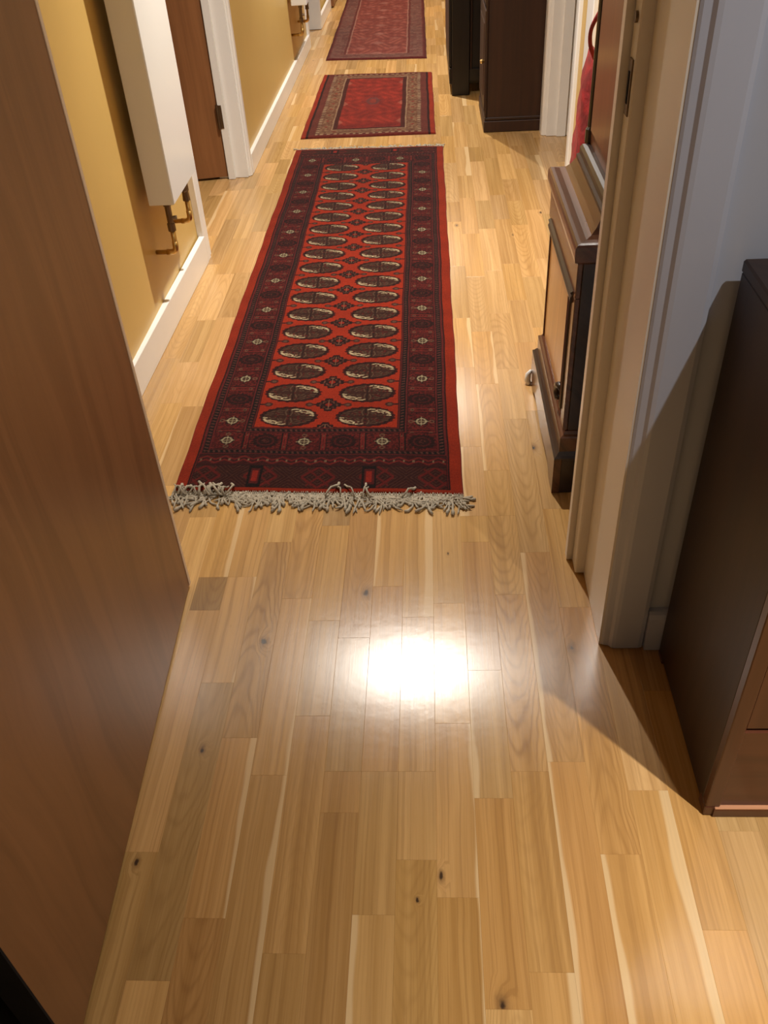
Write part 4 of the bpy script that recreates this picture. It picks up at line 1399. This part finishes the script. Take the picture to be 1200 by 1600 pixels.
bxo('front_post', (BX0, BX0 + 0.06, BY1_ - 0.04, BY1_, 0.0015, 1.6), M['ebony'], bc, 0.003)
bxo('back_panel', (BX1 - 0.012, BX1, BY0_ + 0.04, BY1_, 0.06, 1.6), M['ebony'], bc, 0.001)
for i, z in enumerate((0.07, 0.45, 0.83, 1.2, 1.56)):
    bxo('shelf', (BX0 + 0.012, BX1 - 0.012, BY0_ + 0.04, BY1_ - 0.04, z, z + 0.025), M['ebony'], bc, 0.002)
bxo('front_rail', (BX0 - 0.014, BX0 + 0.012, BY0_ + 0.04, BY1_ - 0.04, 0.055, 0.14), M['ebony'], bc, 0.003)
bxo('cabinet_door', (BX0 - 0.016, BX0, BY0_ + 0.045, BY1_ - 0.045, 0.145, 0.9), M['ebony'], bc, 0.003)
bxo('top', (BX0 - 0.02, BX1, BY0_ - 0.02, BY1_ + 0.02, 1.6, 1.63), M['ebony'], bc, 0.004)
adopt(bc)

# ------------------------------------------------------------------ black bag on the floor behind the veneered door
hb = thing('holdall', 'black canvas holdall on the floor behind the veneered door', 'bag', (-0.76, 0.45, 0))
bm = bmesh.new()
box(bm, -0.92, -0.60, 0.16, 0.66, 0.002, 0.26, 0.055, 4)
for v in bm.verts:
    v.co += Vector((0.006 * math.sin(v.co.y * 40 + v.co.z * 25), 0.006 * math.sin(v.co.x * 37), 0.008 * math.sin(v.co.y * 23 + v.co.x * 31) if v.co.z > 0.1 else 0))
from_bm('body', bm, M['blackcloth'], hb, True)
bm = bmesh.new()
box(bm, -0.602, -0.588, 0.24, 0.52, 0.05, 0.17, 0.006, 2)
from_bm('pocket', bm, M['greycloth'], hb, True)
for x in (-0.84, -0.68):
    bm = bmesh.new()
    tube(bm, arc((x, 0.28, 0.255), (x, 0.41, 0.40), (x, 0.54, 0.255), 8), 0.009, 8)
    from_bm('handle', bm, M['greycloth'], hb, True)
adopt(hb)

# ------------------------------------------------------------------ ceiling downlights (above the picture)
for i, (x, y, beams, colr, where) in enumerate(LAMPS):
    lab = ('recessed ceiling downlight nearest the doorway', 'recessed ceiling downlight over the middle rug', 'recessed ceiling downlight over the far rug', 'recessed ceiling downlight in the near room')[i]
    dl = thing('ceiling_light', lab, 'light', (x, y, ZC), 'recessed ceiling downlights')
    bm = bmesh.new()
    N = 24
    rr_ = [(0.062, 0.0), (0.062, -0.003), (0.052, -0.006), (0.045, -0.004), (0.045, 0.0)]
    rg = [[bm.verts.new((x + r * math.cos(2 * math.pi * k / N), y + r * math.sin(2 * math.pi * k / N), ZC + z)) for k in range(N)] for r, z in rr_]
    for a, b in zip(rg[:-1], rg[1:]):
        for k in range(N):
            bm.faces.new((a[k], a[(k + 1) % N], b[(k + 1) % N], b[k]))
    from_bm('trim_ring', bm, M['white_plastic'], dl)
    bm = bmesh.new()
    bmesh.ops.create_circle(bm, cap_ends=True, radius=0.044, segments=24, matrix=Matrix.Translation((x, y, ZC - 0.001)))
    from_bm('lamp_lens', bm, M['glow'], dl)
    adopt(dl)
    for pw, ang in beams:
        ld = bpy.data.lights.new('downlight', 'SPOT')
        ld.energy = pw
        ld.color = colr
        ld.spot_size = math.radians(ang)
        ld.spot_blend = 1.0
        ld.shadow_soft_size = 0.022 if where == 'corridor' else 0.014
        lo_ = bpy.data.objects.new('downlight_source', ld)
        C.objects.link(lo_)
        lo_.location = (x, y, ZC - 0.03)
